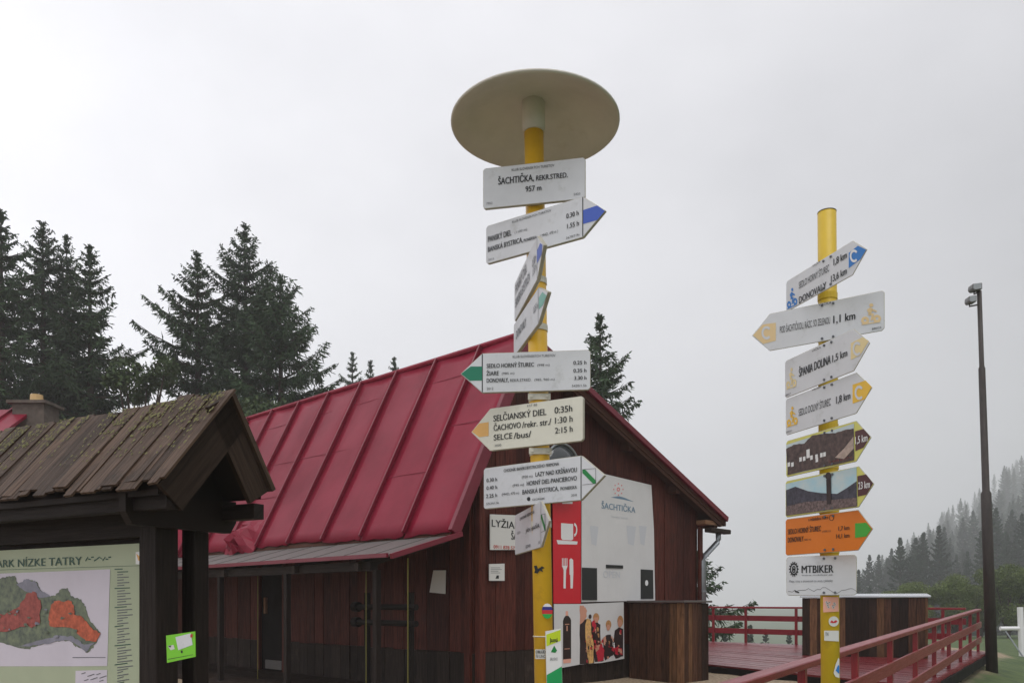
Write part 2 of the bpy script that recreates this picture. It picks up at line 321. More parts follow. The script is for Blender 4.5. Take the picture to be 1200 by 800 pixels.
# ------------------------------------------------------------------ ground, forest floor, haze
def terrain(x, y):
    z = -0.45 * (1 - sm(3.0, 8.5, y))
    z -= 0.75 * sm(-1.0, 3.5, (x * 0.82 - y * 0.573) + 1.9)            # the bank falls away right of the deck railing
    z -= 0.55 * sm(20, 26, y) * sm(-4, 4, x)
    v = sm(26, 75, y) * sm(-14, 10, x) * (1 - .92 * sm(.36, .46, x / max(y, 1)) * (1 - sm(56, 110, y)))   # the valley; a meadow shelf stays on the right
    hill = -18.9 + .021 * y + (.41 + .33 * sm(100, 420, y)) * max(0, x - .4233 * y)
    z = z * (1 - v) + min(hill, 115) * v
    return z
def ground():
    xs = np.concatenate([np.linspace(-170, -20, 26), np.linspace(-18, 26, 60), np.linspace(28, 70, 24), np.linspace(76, 500, 60)])
    ys = np.concatenate([np.linspace(-30, 0, 10), np.linspace(1, 30, 48), np.linspace(32, 110, 40), np.linspace(116, 700, 74)])
    vs = [(x, y, terrain(x, y) + (random.uniform(-.02, .02) if y < 30 else 0)) for y in ys for x in xs]
    nx = len(xs)
    fs = [(j * nx + i, j * nx + i + 1, (j + 1) * nx + i + 1, (j + 1) * nx + i) for j in range(len(ys) - 1) for i in range(nx - 1)]
    me = bpy.data.meshes.new('ground'); me.from_pydata(vs, [], fs); me.polygons.foreach_set('use_smooth', [True] * len(fs))
    m = bpy.data.materials.new('ground'); m.use_nodes = True; t = m.node_tree; N = t.nodes; b = N['Principled BSDF']; b.inputs['Roughness'].default_value = 0.8
    tc = N.new('ShaderNodeTexCoord')
    def noise(sc, det=6):
        n = N.new('ShaderNodeTexNoise'); n.inputs['Scale'].default_value = sc; n.inputs['Detail'].default_value = det; t.links.new(tc.outputs['Object'], n.inputs['Vector']); return n
    def ramp(n, p0, c0, p1, c1):
        r = N.new('ShaderNodeValToRGB'); r.color_ramp.elements[0].position = p0; r.color_ramp.elements[0].color = (*c0, 1); r.color_ramp.elements[1].position = p1; r.color_ramp.elements[1].color = (*c1, 1)
        t.links.new(n.outputs[0], r.inputs[0]); return r
    grav = ramp(noise(26), 0.35, srgb(120, 102, 82), 0.68, srgb(178, 160, 134)); grs = ramp(noise(3), 0.3, (0.035, 0.065, 0.016), 0.7, (0.09, 0.13, 0.03))
    sx = N.new('ShaderNodeSeparateXYZ'); t.links.new(tc.outputs['Object'], sx.inputs[0])
    ma = N.new('ShaderNodeMath'); ma.operation = 'MULTIPLY_ADD'; ma.inputs[1].default_value = -0.573; t.links.new(sx.outputs[1], ma.inputs[0])
    mb_ = N.new('ShaderNodeMath'); mb_.operation = 'MULTIPLY'; mb_.inputs[1].default_value = 0.82; t.links.new(sx.outputs[0], mb_.inputs[0]); t.links.new(mb_.outputs[0], ma.inputs[2])
    ad = N.new('ShaderNodeMath'); ad.operation = 'ADD'; nn = noise(1.2); t.links.new(ma.outputs[0], ad.inputs[0]); t.links.new(nn.outputs[0], ad.inputs[1])
    e = N.new('ShaderNodeMapRange'); e.inputs['From Min'].default_value = -1.15; e.inputs['From Max'].default_value = -0.75; t.links.new(ad.outputs[0], e.inputs['Value'])
    e2 = N.new('ShaderNodeMapRange'); e2.inputs['From Min'].default_value = 21; e2.inputs['From Max'].default_value = 23; t.links.new(sx.outputs[1], e2.inputs['Value'])
    mxm = N.new('ShaderNodeMath'); mxm.operation = 'MAXIMUM'; t.links.new(e.outputs[0], mxm.inputs[0]); t.links.new(e2.outputs[0], mxm.inputs[1])
    mx = N.new('ShaderNodeMix'); mx.data_type = 'RGBA'; t.links.new(mxm.outputs[0], mx.inputs['Factor']); t.links.new(grav.outputs[0], mx.inputs['A']); t.links.new(grs.outputs[0], mx.inputs['B'])
    t.links.new(mx.outputs['Result'], b.inputs['Base Color'])
    bp = N.new('ShaderNodeBump'); bp.inputs['Strength'].default_value = 0.7; bp.inputs['Distance'].default_value = 0.03; n3 = noise(40); t.links.new(n3.outputs[0], bp.inputs['Height']); t.links.new(bp.outputs[0], b.inputs['Normal'])
    me.materials.append(m)
    o = bpy.data.objects.new('ground', me); COL.objects.link(o); tag(o, 'gravel yard passing into green meadow and forest slope', None, None, 'structure')
ground()
def haze():
    mb = MB(); mb.box((-172, -32, -26), (674, 0, 0), (0, 734, 0), (0, 0, 172), 'x')
    me = bpy.data.meshes.new('haze'); me.from_pydata([tuple(v) for v in mb.v], [], mb.f)
    m = bpy.data.materials.new('haze'); m.use_nodes = True; t = m.node_tree; t.nodes.clear()
    o = t.nodes.new('ShaderNodeOutputMaterial'); v = t.nodes.new('ShaderNodeVolumePrincipled')
    v.inputs['Color'].default_value = (0.97, 0.975, 1.0, 1); v.inputs['Density'].default_value = 0.0016; v.inputs['Anisotropy'].default_value = 0.2
    t.links.new(v.outputs[0], o.inputs['Volume']); me.materials.append(m)
    ob = bpy.data.objects.new('haze', me); COL.objects.link(ob); tag(ob, 'pale wet mountain mist filling the air', None, None, 'stuff')

# ------------------------------------------------------------------ the hut
dr, dl = V(.686, .728, 0).normalized(), V(-.728, .686, 0).normalized()
A0 = V(-.691, 9.2, 0)
def H(s, u, z): return A0 + dr * s + dl * u + UP * z
S_L, S_M, S_R = 0.0, 1.321, 6.394
Z_L, Z_M, Z_R = 1.949, 4.526, 2.558
U_END = 8.9
W0, W1, WU0, WU1 = 0.60, 5.81, 0.24, 8.6
hut = thing('mountain_hut', H(W0, WU0, 0), 'dark brown plank hut with steep crimson sheet metal roof behind the tall signpost', 'hut')
def roof_z(s): return Z_L + (Z_M - Z_L) * (s - S_L) / (S_M - S_L) if s < S_M else Z_M + (Z_R - Z_M) * (s - S_M) / (S_R - S_M)
def make_hut():
    # inner shell, a little behind the planks, so that joints look dark
    mb = MB(); i = 0.05
    pts = [(W0 + i, 0), (W1 - i, 0), (W1 - i, roof_z(W1) - .3), (S_M, roof_z(S_M) - .3), (W0 + i, roof_z(W0) - .3)]
    poly = [H(s, WU0 + i, z - .3 if z == 0 else z) for s, z in pts]
    mb.prism(poly, dl * (WU1 - WU0 - 2 * i)); build('wall_core', mb, 'dark_gap', hut)
    # gable wall: vertical planks above, darker weathered planks below
    s = W0; k = 0
    while s < W1 - .02:
        w = min(random.uniform(.17, .215), W1 - s); g = .006
        d = .028 + random.uniform(-.004, .005); z0 = .52 + random.uniform(-.012, .012); o = random.uniform(0, .012)
        zt = [roof_z(x) - .14 for x in (s, s + w - g)]
        a, b = s, s + w - g
        mb = MB(); n = -dl
        P = [H(a, WU0 + i, z0), H(b, WU0 + i, z0), H(b, WU0 + i, zt[1]), H(a, WU0 + i, zt[0])]
        if a < S_M < b: P = P[:3] + [H(S_M, WU0 + i, Z_M - .14)] + P[3:]
        dd = n * (d + i - .028 + o)
        mb.prism(P, dd)
        mb.uv = [((v - H(0, 0, 0)).z, (v - A0).dot(dr)) for f in mb.f for v in [mb.v[q] for q in f]]
        build('plank', mb, 'plank_brown', hut)
        if k % 1 == 0:
            mb = MB(); h = -.06; mb.box(H(a, WU0 + i, h), UP * (z0 - .006 - h), dr * (b - a), n * (d + i - .034 + random.uniform(0, .008)))
            build('skirting_plank', mb, 'plank_dark', hut)
        s += w; k += 1
    # long wall under the porch
    u = WU0; DU0, DU1 = 4.52, 5.30
    while u < WU1:
        w = random.uniform(.18, .24); a, b = u, min(u + w - .007, WU1)
        if not (b > DU0 and a < DU1):
            z0 = .52 + random.uniform(-.01, .01); n = -dr; t = random.uniform(.02, .034)
            mb = MB(); mb.box(H(W0 + i, a, z0), UP * (roof_z(W0) - .14 - z0), dl * (b - a), n * (i + t)); build('plank', mb, 'plank_brown', hut)
            mb = MB(); mb.box(H(W0 + i, a, -.06), UP * (z0 - .006 + .06), dl * (b - a), n * (i + t - .006)); build('skirting_plank', mb, 'plank_dark', hut)
        u += w
    # door: recessed leaf, frame and a pale kick plate
    mb = MB(); mb.box(H(W0 + i - .02, DU0 + .05, 0.02), UP * 1.95, dl * (DU1 - DU0 - .1), -dr * .02)
    door = build('door', mb, 'dark_gap', hut)
    mb = MB(); mb.box(H(W0 + i - .04, DU0 + .1, .06), UP * .14, dl * .5, -dr * .03); build('kick_plate', mb, 'flap_grey', door)
    mb = MB(); mb.box(H(W0 + i - .04, DU1 - .2, .95), UP * .26, dl * .05, -dr * .04); build('handle', mb, 'soffit_pale', door)
    for uu in (DU0 - .03, DU1 - .04):
        mb = MB(); mb.box(H(W0 + .0, uu, -.05), UP * 2.1, dl * .07, -dr * .05); build('door_frame', mb, 'plank_brown', hut)
    mb = MB(); mb.box(H(W0 - .012, WU0 - .012, -.06), UP * 2.6, dl * -.09 , dr * .10); build('corner_post', mb, 'plank_brown', hut, bevel=.006)
    mb = MB(); mb.box(H(W0 - .07, WU0 + .02, -.06), UP * 2.5, dl * .1, dr * .06); build('corner_post', mb, 'plank_brown', hut, bevel=.006)
    mb = MB(); mb.box(H(W1 - .06, WU0 - .04, -.06), UP * 2.45, dr * .1, -dl * .05); build('corner_post', mb, 'plank_brown', hut, bevel=.006)
    # right and rear walls
    u = WU0 + .06
    while u < WU1:
        w = random.uniform(.18, .24); mb = MB(); mb.box(H(W1 - i, u, -.06), UP * (roof_z(W1) - .14), dl * (w - .007), dr * (i + random.uniform(.02, .034))); build('plank', mb, 'plank_brown', hut); u += w
    # roof: standing seam panels on the steep side
    sl = (V(*(H(S_M, 0, Z_M) - H(S_L, 0, Z_L)))); sn = sl.cross(dl); sn = sn if sn.z > 0 else -sn; sn.normalize()
    seams = [0.842 + .876 * j for j in range(10)]
    edges = [0.0] + seams + [U_END]; edges = [e for e in edges if e <= U_END]
    mb = MB(); mb.prism([H(S_L, 0.02, Z_L - .03), H(S_M, 0.02, Z_M - .04), H(S_R, 0.02, Z_R - .03), H(S_R, 0.02, Z_R - .12), H(S_M, 0.02, Z_M - .16), H(S_L, 0.02, Z_L - .12)], dl * (U_END - .04)); core = build('roof_boarding', mb, 'soffit', hut)
    roof = core; roof.name = 'roof'
    for a, b in zip(edges[:-1], edges[1:]):
        nu, ns = 6, 16; vs, fs = [], []; ph = random.uniform(0, 9)
        low = random.uniform(-.03, .02)
        for jj in range(ns + 1):
            for ii in range(nu + 1):
                f = jj / ns; g = ii / nu
                bulge = .009 * math.sin(math.pi * g) * math.sin(3.1 * f * 3 + ph) + .006 * math.sin(7 * f + 5 * g + ph * 2)
                rag = random.uniform(-.012, .012) if jj == 0 else 0
                p = H(S_L, 0, Z_L) + sl * (f if jj else (low + rag) * .6) + dl * (a + .012 + (b - a - .024) * g) + sn * (bulge + .004)
                vs.append(p)
        for jj in range(ns):
            for ii in range(nu):
                q = jj * (nu + 1) + ii; fs.append((q, q + 1, q + nu + 2, q + nu + 1))
        pm = MB(); pm.raw(vs, fs); o = build('roof_panel', pm, 'roof_red', roof, smooth=True)
        so = o.modifiers.new('solid', 'SOLIDIFY'); so.thickness = .01; so.offset = 0
        if random.random() < .35:
            for f in random.sample([.32, .55, .72, .85], 2):
                jm = MB(); jm.box(H(S_L, 0, Z_L) + sl * f + dl * (a + .03) + sn * .012, dl * (b - a - .06), sl * .004, sn * .002); build('sheet_joint', jm, 'roof_red', roof)
    for e in edges[1:-1]:
        sm_ = MB(); sm_.box(H(S_L, 0, Z_L) + sl * .005 + dl * (e - .016), sl * .995, dl * .024, sn * .065); build('roof_seam', sm_, 'trim_red', roof, bevel=.006)  # the darker red puts the shade along the seams into their colour
    # shallow side of the roof
    sr = H(S_R, 0, Z_R) - H(S_M, 0, Z_M); rn = sr.cross(dl); rn = rn if rn.z > 0 else -rn; rn.normalize()
    for a, b in zip(edges[:-1], edges[1:]):
        pm = MB(); pm.box(H(S_M, a + .01, Z_M) , sr, dl * (b - a - .02), rn * .012); build('roof_panel', pm, 'roof_red', roof)
    for e in edges[1:-1]:
        pm = MB(); pm.box(H(S_M, e - .016, Z_M), sr, dl * .032, rn * .055); build('roof_seam', pm, 'roof_red', roof)
    rm = MB(); rm.tube([H(S_M, -.02, Z_M + .015), H(S_M, U_END + .02, Z_M + .015)], .04, 8); build('ridge_cap', rm, 'roof_red', roof)
    # rake boards: red sheet over a brown board
    for p0, dv, nn, w in ((H(S_L, -.03, Z_L), sl, sn, .15), (H(S_M, -.03, Z_M), sr, rn, .085)):
        rk = MB(); rk.box(p0 + nn * .035, dv, -nn * w, dl * .06); build('rake_trim', rk, 'trim_red', roof, bevel=.004)
    rk = MB(); rk.box(H(S_M, 0.034, Z_M) - rn * .052, sr * .985, -rn * .13, dl * .045); build('rake_board', rk, 'soffit', roof)
    for sp in (2.3, 3.6, 4.9, 6.1):                                   # purlin ends under the eave
        pu = MB(); pu.box(H(sp, .08, roof_z(sp) - .27), dl * .5, dr * .11, UP * .13); build('purlin', pu, 'soffit', roof)
    # underside boards at the far eave
    eb = MB(); eb.box(H(S_R - .62, .06, Z_R - .05), dr * .6, dl * .30, -UP * .07); build('eave_board', eb, 'soffit_pale', roof)
    # crumpled sheet near the eave
    cm = MB(); vs, fs, n = [], [], 8
    rnd = random.Random(5)
    for jj in range(n + 1):
        for ii in range(n + 1):
            f, g = jj / n, ii / n
            hgt = .17 * math.sin(math.pi * g) * math.sin(math.pi * min(1, f * 1.05 + .12)) * (1 + .75 * rnd.uniform(-1, 1)) + .02
            vs.append(H(S_L, 0, Z_L) + sl * (-.04 + .27 * f * (1 - .45 * abs(g - .4)) + rnd.uniform(-.012, .012)) + dl * (4.38 + .9 * g + rnd.uniform(-.04, .04)) + sn * hgt)
    for jj in range(n):
        for ii in range(n): q = jj * (n + 1) + ii; fs.append((q, q + 1, q + n + 2, q + n + 1))
    cm.raw(vs, fs); o = build('crumpled_sheet', cm, 'roof_red', roof, label='torn and crumpled piece of roof sheet at the eave'); o.modifiers.new('solid', 'SOLIDIFY').thickness = .006
    # porch flap: low grey sheet in front of the eave, red edge trim
    fl = H(-.88, 0, 1.684) - H(.12, 0, 1.975); fnn = fl.cross(dl); fnn = fnn if fnn.z > 0 else -fnn; fnn.normalize()
    pf = MB(); pf.box(H(.12, 0.03, 1.915), fl, dl * (U_END - .06), fnn * .02); porch = build('porch_roof', pf, 'flap_grey', hut)
    for k in range(14):
        uu = .35 + k * .62
        if uu < U_END - .2: r_ = MB(); r_.box(H(.12, uu, 1.936), fl * .99, dl * .012, fnn * .006); build('sheet_rib', r_, 'flap_grey', porch)
    tr = MB(); tr.box(H(-.90, 0, 1.615), dl * U_END, -dr * .03, UP * .045); build('edge_trim', tr, 'trim_red', porch)
    tr = MB(); tr.box(H(.12, -.03, 1.895), fl * 1.02, -dl * .04, fnn * .055); build('edge_trim', tr, 'trim_red', porch)
    for uu in (.6, 1.9, 3.7, 5.5, 7.3, 8.7):
        ra = MB(); ra.box(H(.5, uu, 1.97), H(-.86, uu, 1.60) - H(.5, uu, 1.99), dl * .07, -UP * .09); build('rafter', ra, 'plank_dark', porch)  # rafters and beam carry the shade under the flap in their dark colour
    be = MB(); be.box(H(-.80, .45, 1.49), dl * (U_END - .6), dr * .1, UP * .1); build('beam', be, 'plank_dark', porch)
    def uu_for(px, s):
        a = (px - HX) / F; b = A0 + dr * s
        return (b.x - a * b.y) / (a * dl.y - dl.x)
    for px in (259, 337, 442):
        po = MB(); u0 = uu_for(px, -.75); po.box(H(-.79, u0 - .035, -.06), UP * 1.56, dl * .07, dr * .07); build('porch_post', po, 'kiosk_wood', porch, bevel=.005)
    for px in (302, 429, 478):
        s_ = -.62 if px > 400 else -.3
        po = MB(); u0 = uu_for(px, s_); po.tube([H(s_, u0, -.04), H(s_, u0, 1.62)], .0045, 8); build('yellow_pole', po, 'yellow_line', porch)
    fb = -.95
    while fb < W0 - .06:
        mb = MB(); mb.box(H(fb, .05, .005), dl * (U_END - .1), dr * .138, UP * (.03 + random.uniform(-.003, .003))); build('added_floor_board', mb, 'plank_dark', porch); fb += .148  # dark floor added to cut the light bouncing up under the porch
    # rack of two rails under the porch
    ua, ub = uu_for(488, -.5), uu_for(418, -.5)
    for z in (EYE - (711 - HY) / F * 9.0, EYE - (730 - HY) / F * 9.0):
        ra = MB(); ra.tube([H(-.5, ua, z), H(-.5, ub, z)], .035, 10); ra.tube([H(-.5, ub - .04, z), H(-.5, ub + .05, z)], .06, 12); build('rack_rail', ra, 'dark_gap', porch)
    for f in (.12, .85):
        u0 = ua + (ub - ua) * f; ra = MB(); ra.box(H(-.47, u0, -.05), UP * 1.3, dl * .06, dr * .05); build('rack_post', ra, 'dark_gap', porch)
    # downpipe on the right and the short trough it hangs from
    tz = EYE + (HY - 622) / F * 13.7
    tr = MB(); tr.box(H(W1 - .04, -.06, tz - .04), dr * .66, dl * .14, UP * .075); build('gutter', tr, 'plank_dark', hut, bevel=.01)
    c = H(W1 + .34, .03, tz - .04)
    e1 = H(W1 + .04, WU0 - .10, EYE + (HY - 655) / F * 13.6)
    pp = MB(); pp.tube([c, c - UP * .10, c - UP * .15 - dr * .03, e1 + UP * .05 + dr * .03, e1 - UP * .03, e1 - UP * 1.80], .046, 12); build('downpipe', pp, 'zinc', hut, smooth=True)
    for z in (.5, 1.3):
        pc = MB(); pc.tube([V(e1.x, e1.y, z), V(e1.x, e1.y, z + .03)], .055, 12); build('pipe_clamp', pc, 'zinc', hut)
make_hut()
GW = Face(H(W0, WU0 - .035, 0), dr, -dl)      # gable wall plane, in front of the planks
def sheet(name, pts, m, parent, face=GW, thick=.006, out=.004, label=None):
    """a flat panel given by its photo outline on an upright plane"""
    mb = MB(); P = [on_plane(x, y, face.p, face.n) + face.n * out for x, y in pts]
    mb.prism(P, face.n * thick); return build(name, mb, m, parent, label=label)
def raised(face, d): return Face(face.p + face.n * d, face.ex, face.n)
def wall_thing(name, pts, m, label, cat, out=.004, thick=.008, group=None, face=GW):
    c = on_plane(sum(p[0] for p in pts) / len(pts), max(p[1] for p in pts), face.p, face.n)
    t = thing(name, c, label, cat, group)
    sheet('panel', pts, m, t, face, thick, out)
    return t, raised(face, out + thick)
def banners():
    # white hotel banner
    t, f = wall_thing('banner', [(680.5, 549), (762, 568.2), (765, 620), (766.5, 703), (680.5, 705)], 'vinyl_white', 'large white hotel banner with faded lettering on the gable wall', 'banner', out=.012)
    mb = MB(); f.text(mb, 'ŠACHTIČKA', *ZJ(110, 0)[:1], ZJ(285, 0)[0], ZJ(0, 245)[1], 32 / 4.44, 'logo_blue'); build('lettering', mb, None, t)
    mb = MB(); f.text(mb, 'horský hotel', ZJ(160, 0)[0], ZJ(245, 0)[0], ZJ(0, 292)[1], 12 / 4.44, 'ghost'); f.text(mb, 'OPEN', ZJ(118, 0)[0], ZJ(205, 0)[0], ZJ(0, 605)[1], 36 / 4.44, 'ghost')
    for a, b in ((50, 95), (240, 290), (305, 345)): f.poly(mb, [ZJ(a, 335), ZJ(b, 340), ZJ(b - 12, 440), ZJ(a + 8, 430)], 'ghost', 1)
    build('faded_print', mb, None, t)
    mb = MB(); cx, cy = ZJ(198, 147); f.disc(mb, cx, cy, 2.0, 2.4, 'logo_red', hole=.45)
    for i in range(8):
        a = i * math.pi / 4; f.disc(mb, cx + 5.4 * math.cos(a), cy + 6.6 * math.sin(a), .8, .9, 'logo_red', n=6)
    f.poly(mb, [ZJ(158, 188), ZJ(200, 182), ZJ(230, 190), ZJ(280, 212), ZJ(225, 200), ZJ(195, 195)], 'logo_blue'); build('emblem', mb, None, t)
    for nm, q in (('black_panel', [ZJ(8, 553), ZJ(84, 556), ZJ(85, 722), ZJ(8, 722)]), ('black_panel', [ZJ(314, 562), ZJ(376, 566), ZJ(378, 715), ZJ(314, 716)]), ('slot', [ZJ(133, 538), ZJ(220, 542), ZJ(220, 558), ZJ(133, 556)])):
        sheet(nm, q, 'black', t, f, .01, .001)
    mb = MB(); raised(f, .012).disc(mb, *ZJ(345, 633), 1.8, 3.4, 'white'); build('round_mark', mb, None, t)
    # red cafe banner
    t, f = wall_thing('banner', [(647, 580), (680, 585), (680, 706.5), (648, 706.5)], 'vinyl_red', 'tall red banner with white cup and cutlery symbols on the gable wall', 'banner')
    mb = MB(); q = lambda *p: [ZD(*c) for c in p]
    f.poly(mb, q((522, 500), (585, 505), (585, 585), (575, 590), (530, 588), (522, 578)), 'white')
    cx, cy = ZD(590, 535); f.disc(mb, cx, cy, 3.6, 8, 'white', 2, hole=.62, a0=-math.pi / 2, a1=math.pi / 2)
    f.poly(mb, q((498, 588), (608, 596), (605, 612), (505, 610)), 'white', 2); build('cup_symbol', mb, None, t)
    mb = MB()
    for x in (527, 535, 543, 551): f.poly(mb, q((x, 683), (x + 4, 683), (x + 4, 728), (x, 728)), 'white')
    f.poly(mb, q((526, 722), (556, 722), (548, 745), (546, 798), (546, 840), (534, 840), (535, 745)), 'white', 2)
    f.poly(mb, q((566, 690), (574, 683), (585, 692), (586, 760), (583, 840), (571, 840), (570, 770), (566, 768)), 'white'); build('cutlery_symbol', mb, None, t)
    f.poly(mb2 := MB(), q((528, 393), (560, 388), (582, 390), (582, 400), (528, 400)), 'white'); build('white_mark', mb2, None, t)
    # bottle poster and the photograph poster beneath
    t, f = wall_thing('poster', [ZL(62, 125), ZL(285, 125), ZL(280, 640), ZL(130, 668), ZL(66, 675)], 'vinyl_white', 'white poster of a tall dark bottle below the red banner', 'poster')
    mb = MB(); q = lambda *p: [ZL(*c) for c in p]
    f.poly(mb, q((165, 225), (188, 225), (205, 245), (212, 265), (212, 600), (143, 605), (143, 270), (150, 245)), 'bottle')
    f.poly(mb, q((166, 185), (186, 185), (188, 225), (165, 225)), 'pink'); f.poly(mb, q((143, 597), (212, 590), (208, 625), (146, 630)), 'pink', 2)
    f.poly(mb, q((160, 295), (196, 293), (196, 300), (160, 302)), 'skin', 2); f.poly(mb, q((172, 310), (182, 310), (182, 355), (172, 355)), 'skin', 2); f.poly(mb, q((155, 505), (200, 502), (200, 508), (155, 511)), 'skin', 2); build('bottle_print', mb, None, t)
    t, f = wall_thing('poster', [ZL(285, 125), ZL(655, 108), ZL(660, 590), ZL(470, 625), ZL(287, 640)], 'vinyl_white', 'photo poster of four people in party clothes on the hut wall', 'poster')
    mb = MB()
    P = lambda m, lay, *p: f.rag(mb, q(*p), m, lay, .45, 4, int(p[0][0]))
    P('print_dark', 1, (286, 300), (320, 250), (380, 260), (420, 420), (410, 630), (287, 638)); P('skin', 2, (286, 135), (320, 140), (345, 175), (345, 230), (320, 270), (286, 300))
    P('print_gold', 3, (345, 250), (375, 255), (385, 380), (402, 450), (400, 625), (362, 630), (350, 560), (335, 430), (330, 300))
    f.disc(mb, *ZL(372, 232), 1.8, 2.6, 'print_dark', 4)
    P('print_dark', 1, (385, 300), (420, 270), (462, 300), (465, 440), (490, 610), (415, 620), (400, 420)); f.disc(mb, *ZL(425, 240), 3.6, 5.2, 'hair', 2); P('skin', 3, (408, 240), (440, 240), (438, 285), (412, 285)); P('print_red', 3, (388, 275), (410, 262), (425, 300), (420, 350), (395, 365))
    P('print_red', 3, (415, 500), (470, 460), (495, 520), (485, 605), (440, 618)); P('skin', 4, (415, 480), (455, 470), (450, 510), (420, 530))
    P('print_dark', 2, (480, 420), (510, 390), (550, 385), (565, 440), (570, 560), (500, 605), (485, 520)); f.disc(mb, *ZL(530, 300), 3.2, 5.2, 'hair', 3); f.disc(mb, *ZL(528, 325), 2.2, 3.6, 'skin', 4); P('skin', 4, (485, 410), (505, 395), (512, 440), (500, 480), (488, 470))
    P('print_dark', 2, (585, 350), (615, 325), (655, 335), (655, 570), (590, 590), (560, 520)); f.disc(mb, *ZL(630, 270), 3.4, 6.4, 'hair', 3); f.disc(mb, *ZL(626, 290), 2.6, 4.6, 'skin', 4)
    P('print_red', 3, (540, 490), (640, 500), (652, 555), (600, 560), (560, 520)); P('white', 4, (570, 455), (582, 455), (580, 500), (570, 500)); P('skin', 4, (600, 500), (640, 510), (648, 545), (610, 540))
    r3 = random.Random(4)
    for k in range(70):                                                  # folds and highlights of the printed clothes
        x, y = r3.choice([(345, 450), (440, 450), (530, 500), (620, 470)]); x += r3.gauss(0, 26); y += r3.gauss(0, 75)
        if y > 620 - (x - 290) * .1 or not 292 < x < 648 or y < 330: continue
        w, h = r3.uniform(3, 9), r3.uniform(6, 22); P(r3.choice(['print_dark', 'print_dark', 'print_red', 'skin', 'bottle', 'hair']), 5 + k * .05, (x - w, y - h), (x + w, y - h * .6), (x + w * .6, y + h), (x - w * .8, y + h * .7))
    build('people_print', mb, None, t)
    # ski hire sign and the little notice
    t, f = wall_thing('wall_sign', [ZD(148, 455), ZD(425, 466), ZD(425, 640), ZD(148, 640)], 'paper', 'white wall sign with black ski hire lettering left of the signpost', 'sign', out=.006, thick=.012)
    mb = MB(); f.text(mb, 'LYŽIAREŇ', ZD(160, 0)[0], ZD(355, 0)[0], ZD(0, 518)[1], 8.4); f.text(mb, 'ŠACHTIČKA', ZD(262, 0)[0], ZD(415, 0)[0], ZD(0, 585)[1], 8.4); f.text(mb, '0911 878 57', ZD(170, 0)[0], ZD(280, 0)[0], ZD(0, 632)[1], 4.2, 'script_red'); build('lettering', mb, None, t)
    t, f = wall_thing('notice', [ZE(50, 162), ZE(122, 160), ZE(122, 240), ZE(50, 240)], 'paper', 'small square white notice below the ski hire sign', 'notice')
    mb = MB()
    for y in (178, 186, 194, 202): f.poly(mb, [ZE(60, y), ZE(112 - (y % 3) * 8, y), ZE(112 - (y % 3) * 8, y + 2), ZE(60, y + 2)], 'ink_grey')
    f.poly(mb, [ZE(88, 215), ZE(98, 215), ZE(98, 230), ZE(82, 230)], 'ink'); build('lettering', mb, None, t)
    LW = Face(H(W0 - .035, 0, 0), -dl, -dr)
    t, f = wall_thing('notice', [ZH0(962, 226), ZH0(1010, 226), ZH0(1008, 318), ZH0(947, 312)], 'paper', 'crooked white paper sheet pinned under the porch roof', 'notice', face=LW)
    # round mirror on the wall, mostly behind the boards of the signpost
    c = on_plane(652, 553, GW.p, GW.n) - dl * .1
    t = thing('convex_mirror', c - UP * .36, 'dark round mirror with silver rim half hidden behind the signboards', 'mirror')
    mb = MB(); mb.tube([c + dl * .03, c - dl * .02, c - dl * .05], [.36, .36, .2], 28); build('glass', mb, 'mirror', t, smooth=True)
    mb = MB(); ring = [c - dl * .02 + (dr * math.cos(a) + UP * math.sin(a)) * .365 for a in [2 * math.pi * i / 36 for i in range(37)]]; mb.tube(ring, .018, 8, caps=False); build('rim', mb, 'zinc', t, smooth=True)
    mb = MB(); mb.tube([c + dl * .03, c + dl * .12], .03, 8); build('arm', mb, 'zinc', t)
ZH0 = Z(220, 600, 3.3333)
banners()

# ------------------------------------------------------------------ plank boxes (outdoor bars)
def plank_box(name, label, corner, ex, lx, ey, ly, zt, zb, lidm, tilt=0.0):
    """corner: nearest corner; ex, ey: the two horizontal directions of its sides"""
    t = thing(name, (corner.x, corner.y, zb), label, 'bar counter', 'plank bar counters')
    g = .007
    mb = MB(); mb.box(corner + ex * .03 + ey * .03 + UP * zb, ex * (lx - .06), ey * (ly - .06), UP * (zt - zb - .04)); build('core', mb, 'dark_gap', t)
    for d, ln, n, other in ((ex, lx, -ey, ly), (ey, ly, -ex, lx)):
        for side in (0, 1):
            x = 0.0 if d is ex else .028
            while x < ln - .03:
                w = min(random.uniform(.10, .15), ln - x)
                o = corner + d * x + UP * zb - n * (other - .028 if side else 0) 
                mb = MB(); mb.box(o, UP * (zt - zb - .035 - random.uniform(0, .012)), d * (w - g), -n * (.026 + random.uniform(-.004, .0)))
                build('plank', mb, random.choice(['box_wood', 'box_wood', 'box_dark', 'box_dark', 'box_tan']), t); x += w
    mb = MB(); e = .04
    p = corner - ex * e - ey * e + UP * (zt - .03)
    mb.box(p, ex * (lx + 2 * e), ey * (ly + 2 * e) + UP * tilt, UP * .03); build('lid', mb, lidm, t, bevel=.005)
    return t
cB = V(2.424, 11.4, 0)
plank_box('bar_counter', 'tall dark plank bar counter against the hut gable wall', cB, dl, 0.93, dr, .70, 1.16, terrain(2.6, 11.6) - .03, 'lid_dark')

